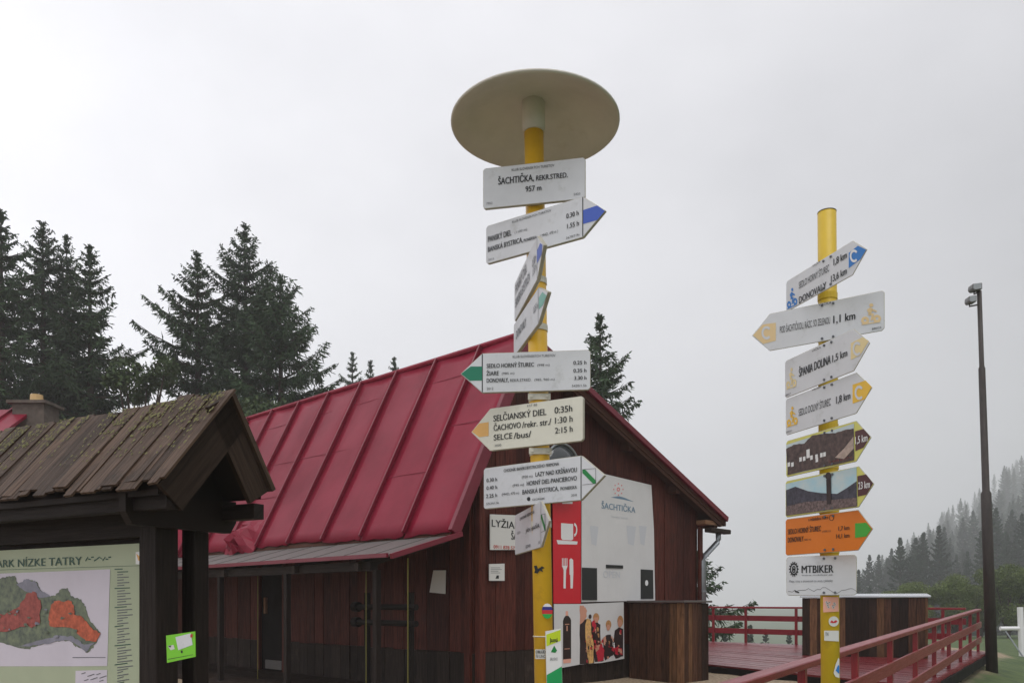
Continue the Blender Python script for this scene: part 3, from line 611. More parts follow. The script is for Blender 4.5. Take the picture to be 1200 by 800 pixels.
# ------------------------------------------------------------------ timber deck with railings
DZ = 0.13
rdir = V(.573, .82, 0).normalized(); rnor = V(.82, -.573, 0)
FAR = V(9.48, 16.4, 0)
deck = thing('timber_deck', (6.5, 15, 0), 'wet red plank terrace deck beside the hut with railings', 'deck')
bd = V(-.46, .887, 0).normalized(); bn = V(.887, .46, 0)
def make_deck():
    poly = [V(3.25, 13.05, 0), V(4.99, 9.70, 0), V(9.80, 16.55, 0), V(5.0, 20.6, 0), V(1.2, 21.8, 0), V(1.2, 17.2, 0)]
    prj = [p.dot(bn) for p in poly]; w = .145; x = min(prj) + .01
    while x < max(prj) - .02:
        c = x + w / 2; hits = []
        for a, b in zip(poly, poly[1:] + poly[:1]):
            da, db = a.dot(bn) - c, b.dot(bn) - c
            if da * db < 0: q = a + (b - a) * (da / (da - db)); hits.append(q.dot(bd))
        if len(hits) >= 2:
            lo, hi = min(hits), max(hits)
            if hi - lo > .3:
                o = bn * x + bd * (lo + random.uniform(-.015, .015)) + UP * (DZ - .03)
                mb = MB(); mb.box(o, bd * (hi - lo), bn * (w - .016), UP * (.03 + random.uniform(-.003, .003))); build('deck_board', mb, 'deck_red', deck)
        x += w
    mb = MB(); mb.prism([p * .995 + V(.03, .07, DZ - .04) for p in poly], UP * -.12); build('frame', mb, 'dark_gap', deck)
    for a, b in ((poly[1], poly[2]), (poly[0], poly[1])):                # fascia and stub posts on the open sides
        d = b - a; mb = MB(); n = d.normalized().cross(UP); n = n if n.y < 0 else -n
        mb.box(a + n * .004 + UP * (DZ - .19), d, UP * .15, n * .03); build('fascia', mb, 'dark_gap', deck)
        for f in (.05, .28, .5, .72, .97):
            p = a + d * f - n * .2; zb = terrain(p.x, p.y) - .1; mb = MB(); mb.box(p + UP * zb, UP * (DZ - .2 - zb), d.normalized() * .12, n * .12); build('stub_post', mb, 'dark_gap', deck)
make_deck()
def railing(pts_top, posts, label, zpost, plank_drop, rail_w=.11):
    a, b = pts_top; d = (b - a); dn = d.normalized(); hd = V(d.x, d.y, 0).normalized(); side = hd.cross(UP)
    t = thing('railing', (a.x, a.y, zpost(0)), label, 'railing', 'red deck railings')
    mb = MB(); mb.box(a - side * rail_w / 2 - UP * .045, d, side * rail_w, UP * .045); build('top_rail', mb, 'rail_red', t, bevel=.006)
    for dz, h in plank_drop:
        mb = MB(); mb.box(a + side * .028 - UP * dz, d, UP * -h, side * .026); build('rail_plank', mb, 'rail_red', t, bevel=.003)
    for f in posts:
        p = a + d * f; mb = MB(); zb = zpost(f); mb.box(V(p.x, p.y, zb) - hd * .028 - side * .026, UP * (p.z - .047 - zb), hd * .056, side * .052); build('post', mb, 'rail_red', t, bevel=.003)
    return t
near = V(.36 * 5.47, 5.47, EYE - .405); farp = V(FAR.x, FAR.y, EYE - .156)
ext = near + (near - farp) * (1.6 / 13.2); tot = farp + (farp - near) * .006
n_len = (tot - ext).length
def zp1(f):
    p = ext + (tot - ext) * f
    return DZ + .002 if p.y > 9.9 else terrain(p.x, p.y) - .05
ds = [0, 1, 2, 3, 4, 5, 6, 7, 8, 9]
posts1 = [((farp + (near - farp) * (k / 8.0)) - ext).length / n_len for k in ds if k <= 8] + [.02]
railing((ext, tot), posts1, 'long red wooden railing running from the foreground to the deck corner', zp1, ((.26, .12), (.56, .12)))
fr_a = V(9.35, 16.62, EYE - .135); fr_b = V(5.03, 20.4, EYE - .13); fr_c = fr_b + (fr_b - fr_a) * .55
pf = []
for px in (1105, 1060, 1000, 933, 874, 836):
    a = (px - HX) / F; d = fr_c - fr_a; pf.append((a * fr_a.y - fr_a.x) / (d.x - a * d.y))
railing((fr_a, fr_c), pf, 'far red railing along the back edge of the deck', lambda f: DZ + .002, ((.22, .13), (.54, .13)), .10)
ex2, ey2 = V(.92, -.39, 0).normalized(), V(.39, .92, 0).normalized()
plank_box('bar_counter', 'wide dark plank bar counter with shiny lid on the deck', V(5.47, 15.2, 0), ex2, 2.12, ey2, .75, EYE + .10, DZ + .002, 'lid', .045)

# ------------------------------------------------------------------ signposts
def solve_board(xl, xr, yt, yb, pole_px, pole_y):
    """left/right pixel, (top-left, top-right), (bottom-left, bottom-right) of an upright rectangle and where its plane crosses the pole's front"""
    r = ((HY - yt[0]) / (HY - yt[1]) + (HY - yb[0]) / (HY - yb[1])) / 2 if yb[0] < 640 else (HY - yt[0]) / (HY - yt[1])
    k = (pole_px - xl) / (xr - xl)
    Yl = pole_y * (1 + (1 / r - 1) * k); Yr = r * Yl
    a, b = at(xl, yt[0], Yl), at(xr, yt[1], Yr); c, d = at(xl, yb[0], Yl), at(xr, yb[1], Yr)
    zt, zb = (a.z + b.z) / 2, (c.z + d.z) / 2
    return V(a.x, a.y, zb), V(b.x, b.y, zb), zt
def sign_board(parent, xl, xr, yt, yb, pole_px, pole_y, tip=None, rad=None, m='sign_white', thick=.022, label=None, divider=None, square_tip=False):
    p, q, zt = solve_board(xl, xr, yt, yb, pole_px, pole_y)
    if rad:                                                             # front-mounted: the plane clears the pole by its radius
        for _ in range(4):
            e = (q - p).normalized(); p, q, zt = solve_board(xl, xr, yt, yb, pole_px, pole_y - (rad + thick + .006) / e.x)
    ex = (q - p); ln = ex.length; ex.normalize(); n = V(ex.y, -ex.x, 0)
    h = zt - p.z; c = .012
    P = lambda x, z: p + ex * x + UP * z
    if tip is None: pts = [(c, 0), (ln - c, 0), (ln, c), (ln, h - c), (ln - c, h), (c, h), (0, h - c), (0, c)]
    else:
        a = (tip - HX) / F; tl = (a * p.y - p.x) / (ex.x - a * ex.y)     # distance along the board at which its plane meets the tip's pixel
        if tl > ln: pts = [(c, 0), (ln, 0), (tl, h * .5), (ln, h), (c, h), (0, h - c), (0, c)]
        else: pts = [(0, 0), (ln - c, 0), (ln, c), (ln, h - c), (ln - c, h), (0, h), (tl, h * .5)]
    mb = MB(); mb.prism([P(x, z) for x, z in pts], -n * thick, m, 'sign_edge')
    o = build('sign_board', mb, m, parent, label=label, bevel=.003)
    f = Face(p, ex, n)
    if divider is not None:
        mb = MB(); x = ln if divider == 'r' else 0; mb.face([P(x - .003, .004) + n * .001, P(x + .003, .004) + n * .001, P(x + .003, h - .004) + n * .001, P(x - .003, h - .004) + n * .001], 'ink'); build('divider_line', mb, None, o)
    if thick < .01:                                                     # bolt heads where the thin plate is fixed to the pole
        a = (pole_px - HX) / F; tc = (a * p.y - p.x) / (ex.x - a * ex.y)
        for dx in (-.03, .03):
            for z in (.016, h - .016):
                mb = MB(); mb.tube([P(tc + dx, z), P(tc + dx, z) + n * .006], .007, 8); build('bolt', mb, 'ink_grey', o)
    return o, f, (p, ex, n, ln, h)
def letters(o, f, zoom, k, rows, m='ink', name='lettering'):
    mb = MB()
    for r in rows:
        x, y = zoom(r[1], r[3]); f.text(mb, r[0], x, zoom(r[2], 0)[0], y, r[4] / k, r[5] if len(r) > 5 else m)
    return build(name, mb, None, o)
def mark(o, f, zoom, pts, m, name='colour_mark', lay=1):
    mb = MB(); f.poly(mb, [zoom(*p) for p in pts], m, lay); return build(name, mb, None, o)
def bands(post, axis, zs, r, m='bracket', plate=()):
    for z in zs:
        c = axis(z); mb = MB(); mb.tube([c, axis(z + .035)], r, 20)
        if z in plate: mb.box(c + V(-.065, -r - .006, 0), V(.13, 0, 0), V(0, .014, 0), V(0, 0, .035))
        for x in (-.045, .045) if z in plate else (): mb.tube([c + V(x, -r - .016, .018), c + V(x, -r, .018)], .008, 8)
        build('bracket', mb, m, post)

MY = 4.7
m_top = at(625.5, 150, MY); m_bot = at(637.5, 790, MY)
def m_axis(z): t = (z - m_bot.z) / (m_top.z - m_bot.z); return m_bot + (m_top - m_bot) * t
def main_post():
    gz = terrain(m_bot.x, m_bot.y) - .05
    post = thing('signpost', m_axis(gz), 'tall yellow hiking signpost under a round roof disc, covered in white boards', 'signpost', 'yellow signposts')
    mb = MB(); mb.tube([m_axis(gz), m_axis(2.2), m_axis(m_top.z + .10)], .056, 24); build('pole', mb, 'pole_yellow', post, smooth=True)
    mb = MB(); mb.tube([m_axis(m_top.z - .03), m_axis(m_top.z + .22)], .066, 24); build('socket', mb, 'disc', post, smooth=True)
    # roof disc: a shallow dish seen from below, fitted to the ellipse in the photograph
    R = .49; zc = EYE + (HY - 137) / F * MY - .058; c = m_axis(zc); c = V((627 - HX) / F * MY, MY, zc)
    mb = MB(); rings = [(0.0, .145), (.12, .134), (.25, .105), (.37, .062), (R - .012, .004), (R, .008), (R, .018), (R - .012, .024), (.37, .085), (.25, .13), (0, .17)]; n = 64; vs, fs = [], []
    for r, z in rings:
        for j in range(n): a = 2 * math.pi * j / n; vs.append(c + V(r * math.cos(a), r * math.sin(a), z))
    for i in range(len(rings) - 1):
        for j in range(n): fs.append((i * n + j, i * n + (j + 1) % n, (i + 1) * n + (j + 1) % n, (i + 1) * n + j))
    mb.raw(vs, fs); d = build('roof_disc', mb, 'disc', post, smooth=True)
    fy = MY; PR = .056
    pp = lambda y: 625.5 + (y - 150) * 12 / 640
    # 1 place name
    o, f, g = sign_board(post, 566, 686, (197.5, 184), (245, 232.8), pp(215), fy, rad=PR, label='white place name board with altitude, topmost on the post')
    letters(o, f, ZI, 6.156, [('KLUB SLOVENSKÝCH TURISTOV', 368, 675, 129, 18), ('ŠACHTIČKA,', 270, 525, 226, 48), ('REKR.STRED.', 543, 770, 197, 36), ('957 m', 467, 580, 278, 40), ('7953', 185, 228, 370, 16, 'ink_grey'), ('5420', 815, 862, 303, 16, 'ink_grey')])
    # 2 blue arrow right
    o, f, g = sign_board(post, 569.4, 683, (265.3, 230), (309.5, 278.3), pp(270), fy, rad=PR, tip=709.4, divider='r', label='white arrow board pointing right with blue mark')
    letters(o, f, ZI, 6.156, [('KLUB SLOVENSKÝCH TURISTOV', 372, 653, 503, 16), ('PANSKÝ DIEL', 197, 365, 640, 40), ('(1100 m)', 390, 480, 580, 18, 'ink_grey'), ('0.30 h', 762, 850, 470, 34), ('BANSKÁ BYSTRICA,', 197, 447, 711, 36), ('PIONIERSKA', 455, 548, 640, 22), ('( MHD, 470 m )', 575, 702, 605, 20), ('1.55 h', 768, 852, 543, 34), ('2015', 200, 240, 775, 14, 'ink_grey'), ('2670/7.9a', 760, 858, 618, 15)])
    mark(o, f, ZI, [(884, 408), (985, 375), (1040, 414), (985, 480), (884, 508)], 'blue')
    # 3 and 4: turned nearly edge-on
    o, f, g = sign_board(post, 602.8, 629.5, (333, 276), (377, 327.5), pp(330) - 14, MY - .02, tip=637, divider='r', label='white board with blue mark turned nearly edge-on')
    letters(o, f, ZB, 5.717, [('PANSKÝ DIEL', 425, 500, 430, 60, 'ink_grey'), ('BANSKÁ BYSTRICA', 425, 520, 520, 60, 'ink_grey'), ('0.30 h', 538, 562, 250, 50, 'ink_grey'), ('1.55 h', 540, 564, 310, 50, 'ink_grey')])
    mark(o, f, ZB, [(569, 135), (590, 85), (604, 95), (600, 160), (569, 222)], 'blue')
    o, f, g = sign_board(post, 602, 630.8, (385.4, 331), (414, 384), pp(370) - 13, MY - .02, tip=642, divider='r', label='white board with teal mark turned nearly edge-on')
    letters(o, f, ZB, 5.717, [('DONOVALY', 430, 495, 730, 55, 'ink_grey'), ('0.25 h', 545, 572, 560, 45, 'ink_grey')])
    mark(o, f, ZB, [(581, 450), (605, 412), (634, 437), (608, 500), (581, 530)], 'teal')
    # 5 green arrow left
    o, f, g = sign_board(post, 565.2, 692, (413.7, 409.6), (460.2, 456.5), pp(435), fy, rad=PR, tip=539.7, divider='l', label='white arrow board pointing left with green mark')
    letters(o, f, ZC, 5.335, [('KLUB SLOVENSKÝCH TURISTOV', 378, 645, 130, 15), ('SEDLO HORNÝ ŠTUREC', 215, 510, 193, 26), ('(998 m)', 532, 608, 182, 14), ('0.25 h', 757, 838, 172, 23), ('ŽIARE', 213, 290, 240, 26), ('(985 m)', 310, 388, 234, 14), ('0.35 h', 757, 838, 221, 23), ('DONOVALY,', 215, 352, 284, 26), ('REKR.STRED.', 362, 495, 279, 18), ('(985, 960 m)', 513, 640, 273, 14), ('3.30 h', 762, 838, 267, 23), ('2012', 216, 257, 330, 16), ('5420/1.5b', 748, 840, 311, 14)])
    mark(o, f, ZC, [(187, 183), (115, 183), (56, 228), (110, 272), (187, 270)], 'green')
    # 6 orange arrow left, cream board
    o, f, g = sign_board(post, 574.4, 683.5, (478, 464), (528.5, 516), pp(495), fy, rad=PR, tip=552, m='sign_cream', label='cream arrow board pointing left with orange mark')
    letters(o, f, ZC, 5.335, [('KST BB', 470, 532, 437, 15, 'ink_grey'), ('SELČIANSKÝ DIEL', 258, 588, 527, 38), ('0:35h', 640, 750, 477, 40), ('ČACHOVO', 260, 428, 586, 36), ('/rekr. str./', 438, 618, 567, 38), ('1:30 h', 643, 752, 540, 38), ('SELCE', 260, 375, 645, 36), ('/bus/', 385, 493, 635, 38), ('2:15 h', 643, 752, 602, 36), ('2000', 266, 308, 684, 14, 'ink_grey')])
    mark(o, f, ZC, [(228, 530), (170, 538), (124, 590), (170, 624), (228, 616)], 'orange_mark')
    # 7 right arrow with green diagonal
    o, f, g = sign_board(post, 566.6, 681, (548, 534), (596.7, 585.5), pp(565), fy, rad=PR, tip=708.7, divider='r', label='white arrow board pointing right with green diagonal mark')
    letters(o, f, ZD, 4.446, [('CHODNÍK BANSKOBYSTRICKÉHO PERMONA', 225, 512, 236, 16), ('0.30 h', 135, 190, 288, 19), ('(920 m)', 320, 375, 268, 13), ('LAZY NAD KRŠŇAVOU', 390, 605, 259, 23), ('0.40 h', 135, 190, 328, 19), ('(995 m)', 272, 330, 312, 13), ('HORNÝ DIEL-PANCIEROVO', 345, 605, 306, 23), ('2.25 h', 133, 190, 370, 19), ('(MHD, 470 m)', 215, 305, 358, 13), ('BANSKÁ BYSTRICA,', 322, 510, 351, 23), ('PIONIERSKA', 520, 605, 330, 17), ('SZCM/1.5b', 133, 200, 406, 11), ('GEOPARK', 374, 440, 384, 11), ('2018', 577, 605, 362, 12)])
    mb = MB(); f.disc(mb, *ZD(354, 375), 2.0, 2.4, 'ink'); build('emblem', mb, None, o)
    diag(o, f, ZD, (634, 222), (704, 216), (704, 294), (634, 302))
    # 8 low board turned towards the right
    o, f, g = sign_board(post, 603.5, 634, (603.5, 586.6), (650, 641), pp(620) - 10, MY - .03, tip=643.5, divider='r', thick=.014, label='small white board with green diagonal, lowest on the post')
    letters(o, f, ZD, 4.446, [('CHODNÍK PERMONA', 308, 385, 488, 16), ('0.25 h', 295, 312, 560, 13), ('JÁN BAŇA', 340, 412, 552, 20), ('2018', 405, 414, 610, 14), ('GEOPARK', 340, 365, 632, 16, 'ink_grey')])
    diag(o, f, ZD, (419, 458), (440, 452), (442, 540), (421, 548))
    pl = [EYE + (HY - y) / F * MY for y in (471, 534)]; bands(post, m_axis, pl + [EYE + (HY - y) / F * MY for y in (334, 389, 618)], .060, plate=pl)
    # stickers and the small panel tied to the foot of the pole
    sf = Face(m_axis(1.0) + V(0, -.0585, 0), V(1, 0, 0), V(0, -1, 0))
    mb = MB(); cx, cy = ZO(142, 237); rx, ry = 42 / 6.667, 60 / 6.667
    for a, b, m in ((-90, -35, 'white'), (-35, -8, 'flag_blue'), (-8, 22, 'flag_red'), (22, 90, 'flag_green')):
        y0, y1 = math.sin(math.radians(a)), math.sin(math.radians(b)); w0, w1 = math.cos(math.radians(a)), math.cos(math.radians(b))
        ys = [y0 + (y1 - y0) * i / 6 for i in range(7)]; L_ = [(cx - rx * math.sqrt(max(0, 1 - y * y)), cy + ry * y) for y in ys]; R_ = [(cx + rx * math.sqrt(max(0, 1 - y * y)), cy + ry * y) for y in reversed(ys)]
        sf.poly(mb, L_ + R_ if abs(w0) > .01 and abs(w1) > .01 else (L_ + R_[:-1] if abs(w0) < .01 else L_ + R_[1:]), m, 3)
    build('round_sticker', mb, None, post)
    mb = MB(); sf.poly(mb, [ZO(48, 535), ZO(128, 535), ZO(128, 610), ZO(48, 610)], 'paper', 2); sf.text(mb, 'OBLÚD', ZO(52, 0)[0], ZO(126, 0)[0], ZO(0, 566)[1], 3.6, lay=4); sf.text(mb, 'ŇI LINC', ZO(54, 0)[0], ZO(126, 0)[0], ZO(0, 600)[1], 3.4, lay=4); build('sticker', mb, None, post)
    mb = MB(); g = [(262, 170), (275, 168), (282, 185), (300, 172), (314, 180), (300, 186), (306, 200), (290, 192), (280, 206), (264, 204), (268, 190)]; sf.poly(mb, [ZE(*p) for p in g], 'ink', 2); build('scribble', mb, None, post)
    pf_ = Face(m_axis(.9) + V(.0, -.10, 0), V(1, .22, 0), V(.22, -1, 0))
    pts = [ZO(128, 395), ZO(248, 372), ZO(262, 880), ZO(140, 900)]
    mb = MB(); mb.prism([on_plane(x, y, pf_.p, pf_.n) for x, y in pts], -pf_.n * .008, 'white', 'sign_edge'); pan = build('small_panel', mb, None, post, label='small white and green printed panel tied to the pole')
    mb = MB(); pf_.poly(mb, [ZO(134, 420), ZO(246, 382), ZO(246, 468), ZO(136, 512)], 'lime'); pf_.poly(mb, [ZO(138, 735), ZO(255, 668), ZO(260, 878), ZO(140, 896)], 'panel_green'); pf_.poly(mb, [ZO(170, 556), ZO(196, 505), ZO(218, 545), ZO(205, 562)], 'green2')
    pf_.text(mb, 'Jazná', ZO(160, 0)[0], ZO(222, 0)[0], ZO(0, 478)[1], 5.0); pf_.text(mb, 'BRUSNO', ZO(165, 0)[0], ZO(222, 0)[0], ZO(0, 622)[1], 3.4, 'ink_grey'); build('print', mb, None, pan)
    mb = MB(); c = m_axis(EYE + (HY - 745) / F * MY); mb.tube([c + V(math.cos(a) * .058, math.sin(a) * .058, 0) for a in [2 * math.pi * i / 20 for i in range(21)]], .004, 6, caps=False); build('tie', mb, 'bracket', post)
def diag(o, f, zoom, tl, tr, br, bl):
    L_ = lambda a, b, t: (a[0] + (b[0] - a[0]) * t, a[1] + (b[1] - a[1]) * t)
    mb = MB(); P = [L_(tl, tr, .0), L_(tl, tr, .2), L_(tr, br, .8), br, L_(bl, br, .8), L_(tl, bl, .22)]
    f.poly(mb, [zoom(*p) for p in P], 'green2', 1)
    for a, b in ((tl, tr), (tr, br), (br, bl)):
        d = (b[0] - a[0], b[1] - a[1]); l = math.hypot(*d); nx, ny = -d[1] / l * .9, d[0] / l * .9
        f.poly(mb, [zoom(a[0] - nx, a[1] - ny), zoom(b[0] - nx, b[1] - ny), zoom(b[0] + nx, b[1] + ny), zoom(a[0] + nx, a[1] + ny)], 'ink', 2)
    build('colour_mark', mb, None, o)
main_post()

BY = 4.6
b_top = at(969, 249, BY); b_bot = at(973, 790, BY)
def b_axis(z): t = (z - b_bot.z) / (b_top.z - b_bot.z); return b_bot + (b_top - b_bot) * t
def bike_post():
    gz = terrain(b_bot.x, b_bot.y) - .05
    post = thing('signpost', b_axis(gz), 'yellow cycling signpost with photo boards standing before the red railing', 'signpost', 'yellow signposts')
    mb = MB(); mb.tube([b_axis(gz), b_axis(2.0), b_axis(b_top.z - .004), b_axis(b_top.z)], [.051, .051, .051, .047], 24); build('pole', mb, 'pole_yellow2', post, smooth=True)
    mb = MB(); mb.tube([b_axis(b_top.z), b_axis(b_top.z + .004)], [.0525, .050], 24); build('cap', mb, 'flap_grey', post)
    fy = BY; PR = .051; pp = lambda y: 969 + (y - 249) * 4 / 541
    def bike(o, f, zoom, x0, y0, x1, y1, skew, m):
        """rider pictogram in the zoomed box; skew: drop of the right side"""
        q = lambda u, v: zoom(x0 + (x1 - x0) * u, y0 + (y1 - y0) * v + skew * u)
        mb = MB(); kx = (zoom(x1, 0)[0] - zoom(x0, 0)[0]); ky = zoom(0, y1)[1] - zoom(0, y0)[1]
        for u in (.22, .80): f.disc(mb, *q(u, .80), kx * .20, ky * .19, m, 1, hole=.35)
        f.disc(mb, *q(.52, .10), kx * .10, ky * .09, m, 1)
        for P in (((.30, .30), (.48, .20), (.60, .30), (.50, .52), (.40, .50)), ((.55, .28), (.80, .42), (.78, .49), (.52, .36)), ((.40, .45), (.66, .55), (.56, .86), (.48, .84), (.54, .60), (.36, .56)), ((.05, .95), (.95, .95), (.95, 1.0), (.05, 1.0))):
            f.poly(mb, [q(*c) for c in P], m, 2)
        build('bicycle_symbol', mb, None, o)
    def cmark(o, f, pts, m, c, mc):
        mark(o, f, ZF, pts, m); x, y, rx, ry = c; mb = MB(); cx, cy = ZF(x, y)
        f.disc(mb, cx, cy, rx / 3.333, ry / 3.333, mc, 2, hole=.62, a0=.75, a1=2 * math.pi - .75); build('letter_mark', mb, None, o)
    o, f, g = sign_board(post, 921, 999, (332.4, 279), (363.6, 325), pp(320), fy, rad=PR, tip=1016, thick=.006, label='white cycling arrow with blue mark, topmost on the post')
    letters(o, f, ZF, 3.333, [('SEDLO HORNÝ ŠTUREC', 222, 340, 328, 26), ('1,8 km', 357, 408, 238, 27), ('DONOVALY', 222, 328, 386, 26), ('13,6 km', 347, 408, 304, 27), ('VÁČKA', 275, 306, 244, 8)])
    cmark(o, f, [(416, 188), (452, 160), (484, 175), (462, 212), (416, 248)], 'cyc_blue', (438, 200, 17, 25), 'white'); bike(o, f, ZF, 174, 335, 215, 410, -22, 'cyc_blue')
    o, f, g = sign_board(post, 902, 1036.5, (367.5, 339.6), (411, 387), pp(375), fy, rad=PR, tip=881, thick=.006, label='white cycling arrow pointing left, the longest board')
    letters(o, f, ZF, 3.333, [('POD ŠACHTIČKOU, RÁZC. SO ZELENOU', 147, 343, 501, 26), ('1,1 km', 355, 440, 463, 30), ('VÁČKA', 298, 348, 396, 9), ('BB025', 507, 543, 489, 8)])
    cmark(o, f, [(131, 460), (80, 467), (42, 509), (82, 543), (131, 530)], 'cyc_tan', (95, 500, 20, 26), 'sign_white'); bike(o, f, ZF, 462, 390, 542, 470, -12, 'cyc_tan')
    o, f, g = sign_board(post, 919.7, 1000.5, (423.6, 384.6), (466.5, 435), pp(430), fy, rad=PR, tip=1019.4, thick=.006, label='white cycling arrow with pale yellow mark')
    letters(o, f, ZF, 3.333, [('ŠPANIA DOLINA', 222, 345, 672, 32), ('1,5 km', 352, 410, 615, 28), ('VÁČKA', 272, 308, 576, 8), ('BB017', 170, 190, 748, 8)])
    cmark(o, f, [(424, 540), (470, 516), (495, 531), (460, 588), (424, 605)], 'cyc_pale', (450, 562, 18, 28), 'sign_white'); bike(o, f, ZF, 171, 642, 212, 722, -14, 'cyc_pale')
    o, f, g = sign_board(post, 920.5, 1003.3, (468.5, 435.5), (509.7, 485), pp(475), fy, rad=PR, tip=1022, thick=.006, label='white cycling arrow with yellow mark above the photo boards')
    letters(o, f, ZG, 4.706, [('SEDLO DOLNÝ ŠTUREC', 218, 395, 82, 38), ('BB021', 150, 178, 176, 10)]); letters(o, f, ZF, 3.333, [('1,8 km', 367, 422, 776, 28), ('VÁČKA', 272, 308, 727, 8)])
    cmark(o, f, [(431, 702), (482, 685), (506, 710), (480, 758), (431, 776)], 'cyc_yellow', (458, 733, 18, 28), 'sign_white'); bike(o, f, ZG, 150, 38, 212, 145, -20, 'cyc_yellow')
    # two photo boards
    o, f, g = sign_board(post, 921, 1003.3, (517, 492.3), (559, 541), pp(525), fy, rad=PR, tip=1021, m='board_lime', thick=.006, label='yellow edged arrow with a photo of a mountain village')
    mb = MB(); q = lambda *p: [ZG(*c) for c in p]
    f.poly(mb, q((148, 240), (522, 122), (524, 325), (157, 407)), 'sky_print'); f.rag(mb, q((149, 262), (190, 240), (250, 232), (290, 190), (350, 180), (420, 175), (480, 155), (522, 150), (524, 325), (157, 407)), 'hill_print', 2, .5, 4)
    f.poly(mb, q((420, 310), (470, 260), (522, 195), (523, 260), (470, 318)), 'stone_print', 3); f.poly(mb, q((262, 268), (280, 262), (281, 310), (263, 315)), 'white', 3)
    for x, y in ((230, 322), (250, 318), (290, 312), (318, 306), (345, 298), (362, 294), (165, 350), (185, 350), (320, 325)): f.poly(mb, q((x - 7, y - 12), (x + 7, y - 15), (x + 7, y + 8), (x - 7, y + 12)), 'white', 3)
    build('photo_print', mb, None, o); mark(o, f, ZG, [(528, 165), (575, 152), (612, 194), (575, 255), (530, 275)], 'mark_brown')
    letters(o, f, ZG, 4.706, [('1,5 km', 530, 597, 236, 40, 'white'), ('Špania Dolina', 382, 512, 343, 16, 'script_red')])
    o, f, g = sign_board(post, 920.3, 1006.3, (564.5, 544.8), (605.6, 594.7), pp(575), fy, rad=PR, tip=1024.3, m='board_lime', thick=.006, label='yellow edged arrow with a photo of a tall column')
    mb = MB(); f.poly(mb, q((147, 455), (536, 362), (540, 578), (150, 630)), 'sky_print2'); f.poly(mb, q((148, 490), (200, 470), (270, 495), (340, 505), (430, 510), (480, 480), (538, 440), (540, 578), (150, 630)), 'hill_print2', 2)
    f.poly(mb, q((149, 580), (250, 555), (380, 545), (540, 530), (540, 578), (150, 630)), 'town_print', 3); f.poly(mb, q((372, 430), (398, 425), (400, 565), (376, 568)), 'print_dark', 4); f.disc(mb, *ZG(384, 412), 3.6, 4.4, 'print_dark', 4); build('photo_print', mb, None, o)
    mark(o, f, ZG, [(541, 412), (590, 402), (628, 452), (590, 515), (543, 525)], 'mark_brown'); letters(o, f, ZG, 4.706, [('23 km', 547, 610, 486, 40, 'white'), ('Banská Bystrica', 245, 525, 612, 24, 'script_red')])
    o, f, g = sign_board(post, 920.3, 1005.8, (608, 597), (650, 645.3), pp(625), fy, rad=PR, tip=1023, m='board_orange', thick=.006, label='orange arrow board pointing right with green mark')
    letters(o, f, ZG, 4.706, [('s mládežou Hore', 272, 380, 660, 18), ('SEDLO HORNÝ ŠTUREC', 158, 340, 733, 28), ('(1000 m)', 348, 395, 722, 10), ('1,7 km', 437, 497, 713, 24), ('DONOVALY', 158, 243, 778, 28), ('(980 m)', 246, 287, 768, 10), ('14,1 km', 425, 497, 756, 24)])
    mb = MB(); f.disc(mb, *ZG(398, 642), 2.8, 3.4, 'ink', hole=.8); build('number_ring', mb, None, o); mark(o, f, ZG, [(528, 672), (590, 668), (618, 704), (590, 745), (528, 752)], 'mark_green')
    # portal board
    o, f, g = sign_board(post, 921.5, 1004, (652, 649.5), (696.5, 698), pp(675), fy, rad=PR, thick=.006, label='white rectangular board with cogwheel logo, lowest on the post')
    letters(o, f, ZM, 5.0, [('MTBIKER', 147, 332, 155, 44), ('www.mtbiker.sk', 147, 332, 172, 9, 'ink_grey'), ('Mapy, trasy a skúsenosti zo sveta cyklistiky', 75, 330, 209, 13, 'ink_grey')])
    mb = MB(); cx, cy = ZM(102, 132); f.disc(mb, cx, cy, 4.6, 7.2, 'ink', 1, 28, hole=.72)
    for i in range(14):
        a = 2 * math.pi * i / 14; f.disc(mb, cx + 5.1 * math.cos(a), cy + 8.0 * math.sin(a), .7, 1.0, 'ink', 2, 6)
    f.disc(mb, cx, cy - 1.2, 2.1, 2.8, 'ink', 2, 14, hole=.45); f.disc(mb, cx, cy + 1.6, 2.1, 2.8, 'ink', 3, 14, hole=.45); build('cogwheel_logo', mb, None, o)
    mb = MB(); rnd = random.Random(3); x = 68; y = 262
    while x < 465:
        x2 = x + rnd.uniform(8, 22); y2 = min(275, max(240, y + rnd.uniform(-14, 14))); f.poly(mb, [ZM(x, y - 1), ZM(x2, y2 - 1), ZM(x2, y2 + 1.2), ZM(x, y + 1.2)], 'ink', 1); x, y = x2, y2
    f.poly(mb, [ZM(105, 255), ZM(135, 266), ZM(130, 272), ZM(110, 266)], 'ink', 2); build('ridge_drawing', mb, None, o)
    bands(post, b_axis, [EYE + (HY - y) / F * BY for y in (352, 400, 452, 505, 550, 601, 648)], .054, 'pole_yellow2')
    sf = Face(b_axis(1.0) + V(0, -.0535, 0), V(1, 0, 0), V(0, -1, 0)); mb = MB()
    sf.poly(mb, [ZM(272, 295), ZM(362, 295), ZM(364, 380), ZM(272, 385)], 'pink', 2)
    for k in range(9): xx = 285 + (k * 37) % 70; yy = 322 + (k * 23) % 36; sf.poly(mb, [ZM(xx, yy), ZM(xx + 14, yy - 4), ZM(xx + 12, yy + 7), ZM(xx - 2, yy + 9)], 'paper', 3); sf.poly(mb, [ZM(xx + 3, yy), ZM(xx + 10, yy - 2), ZM(xx + 9, yy + 3), ZM(xx + 2, yy + 5)], 'ink_grey', 4)
    build('sticker', mb, None, post)
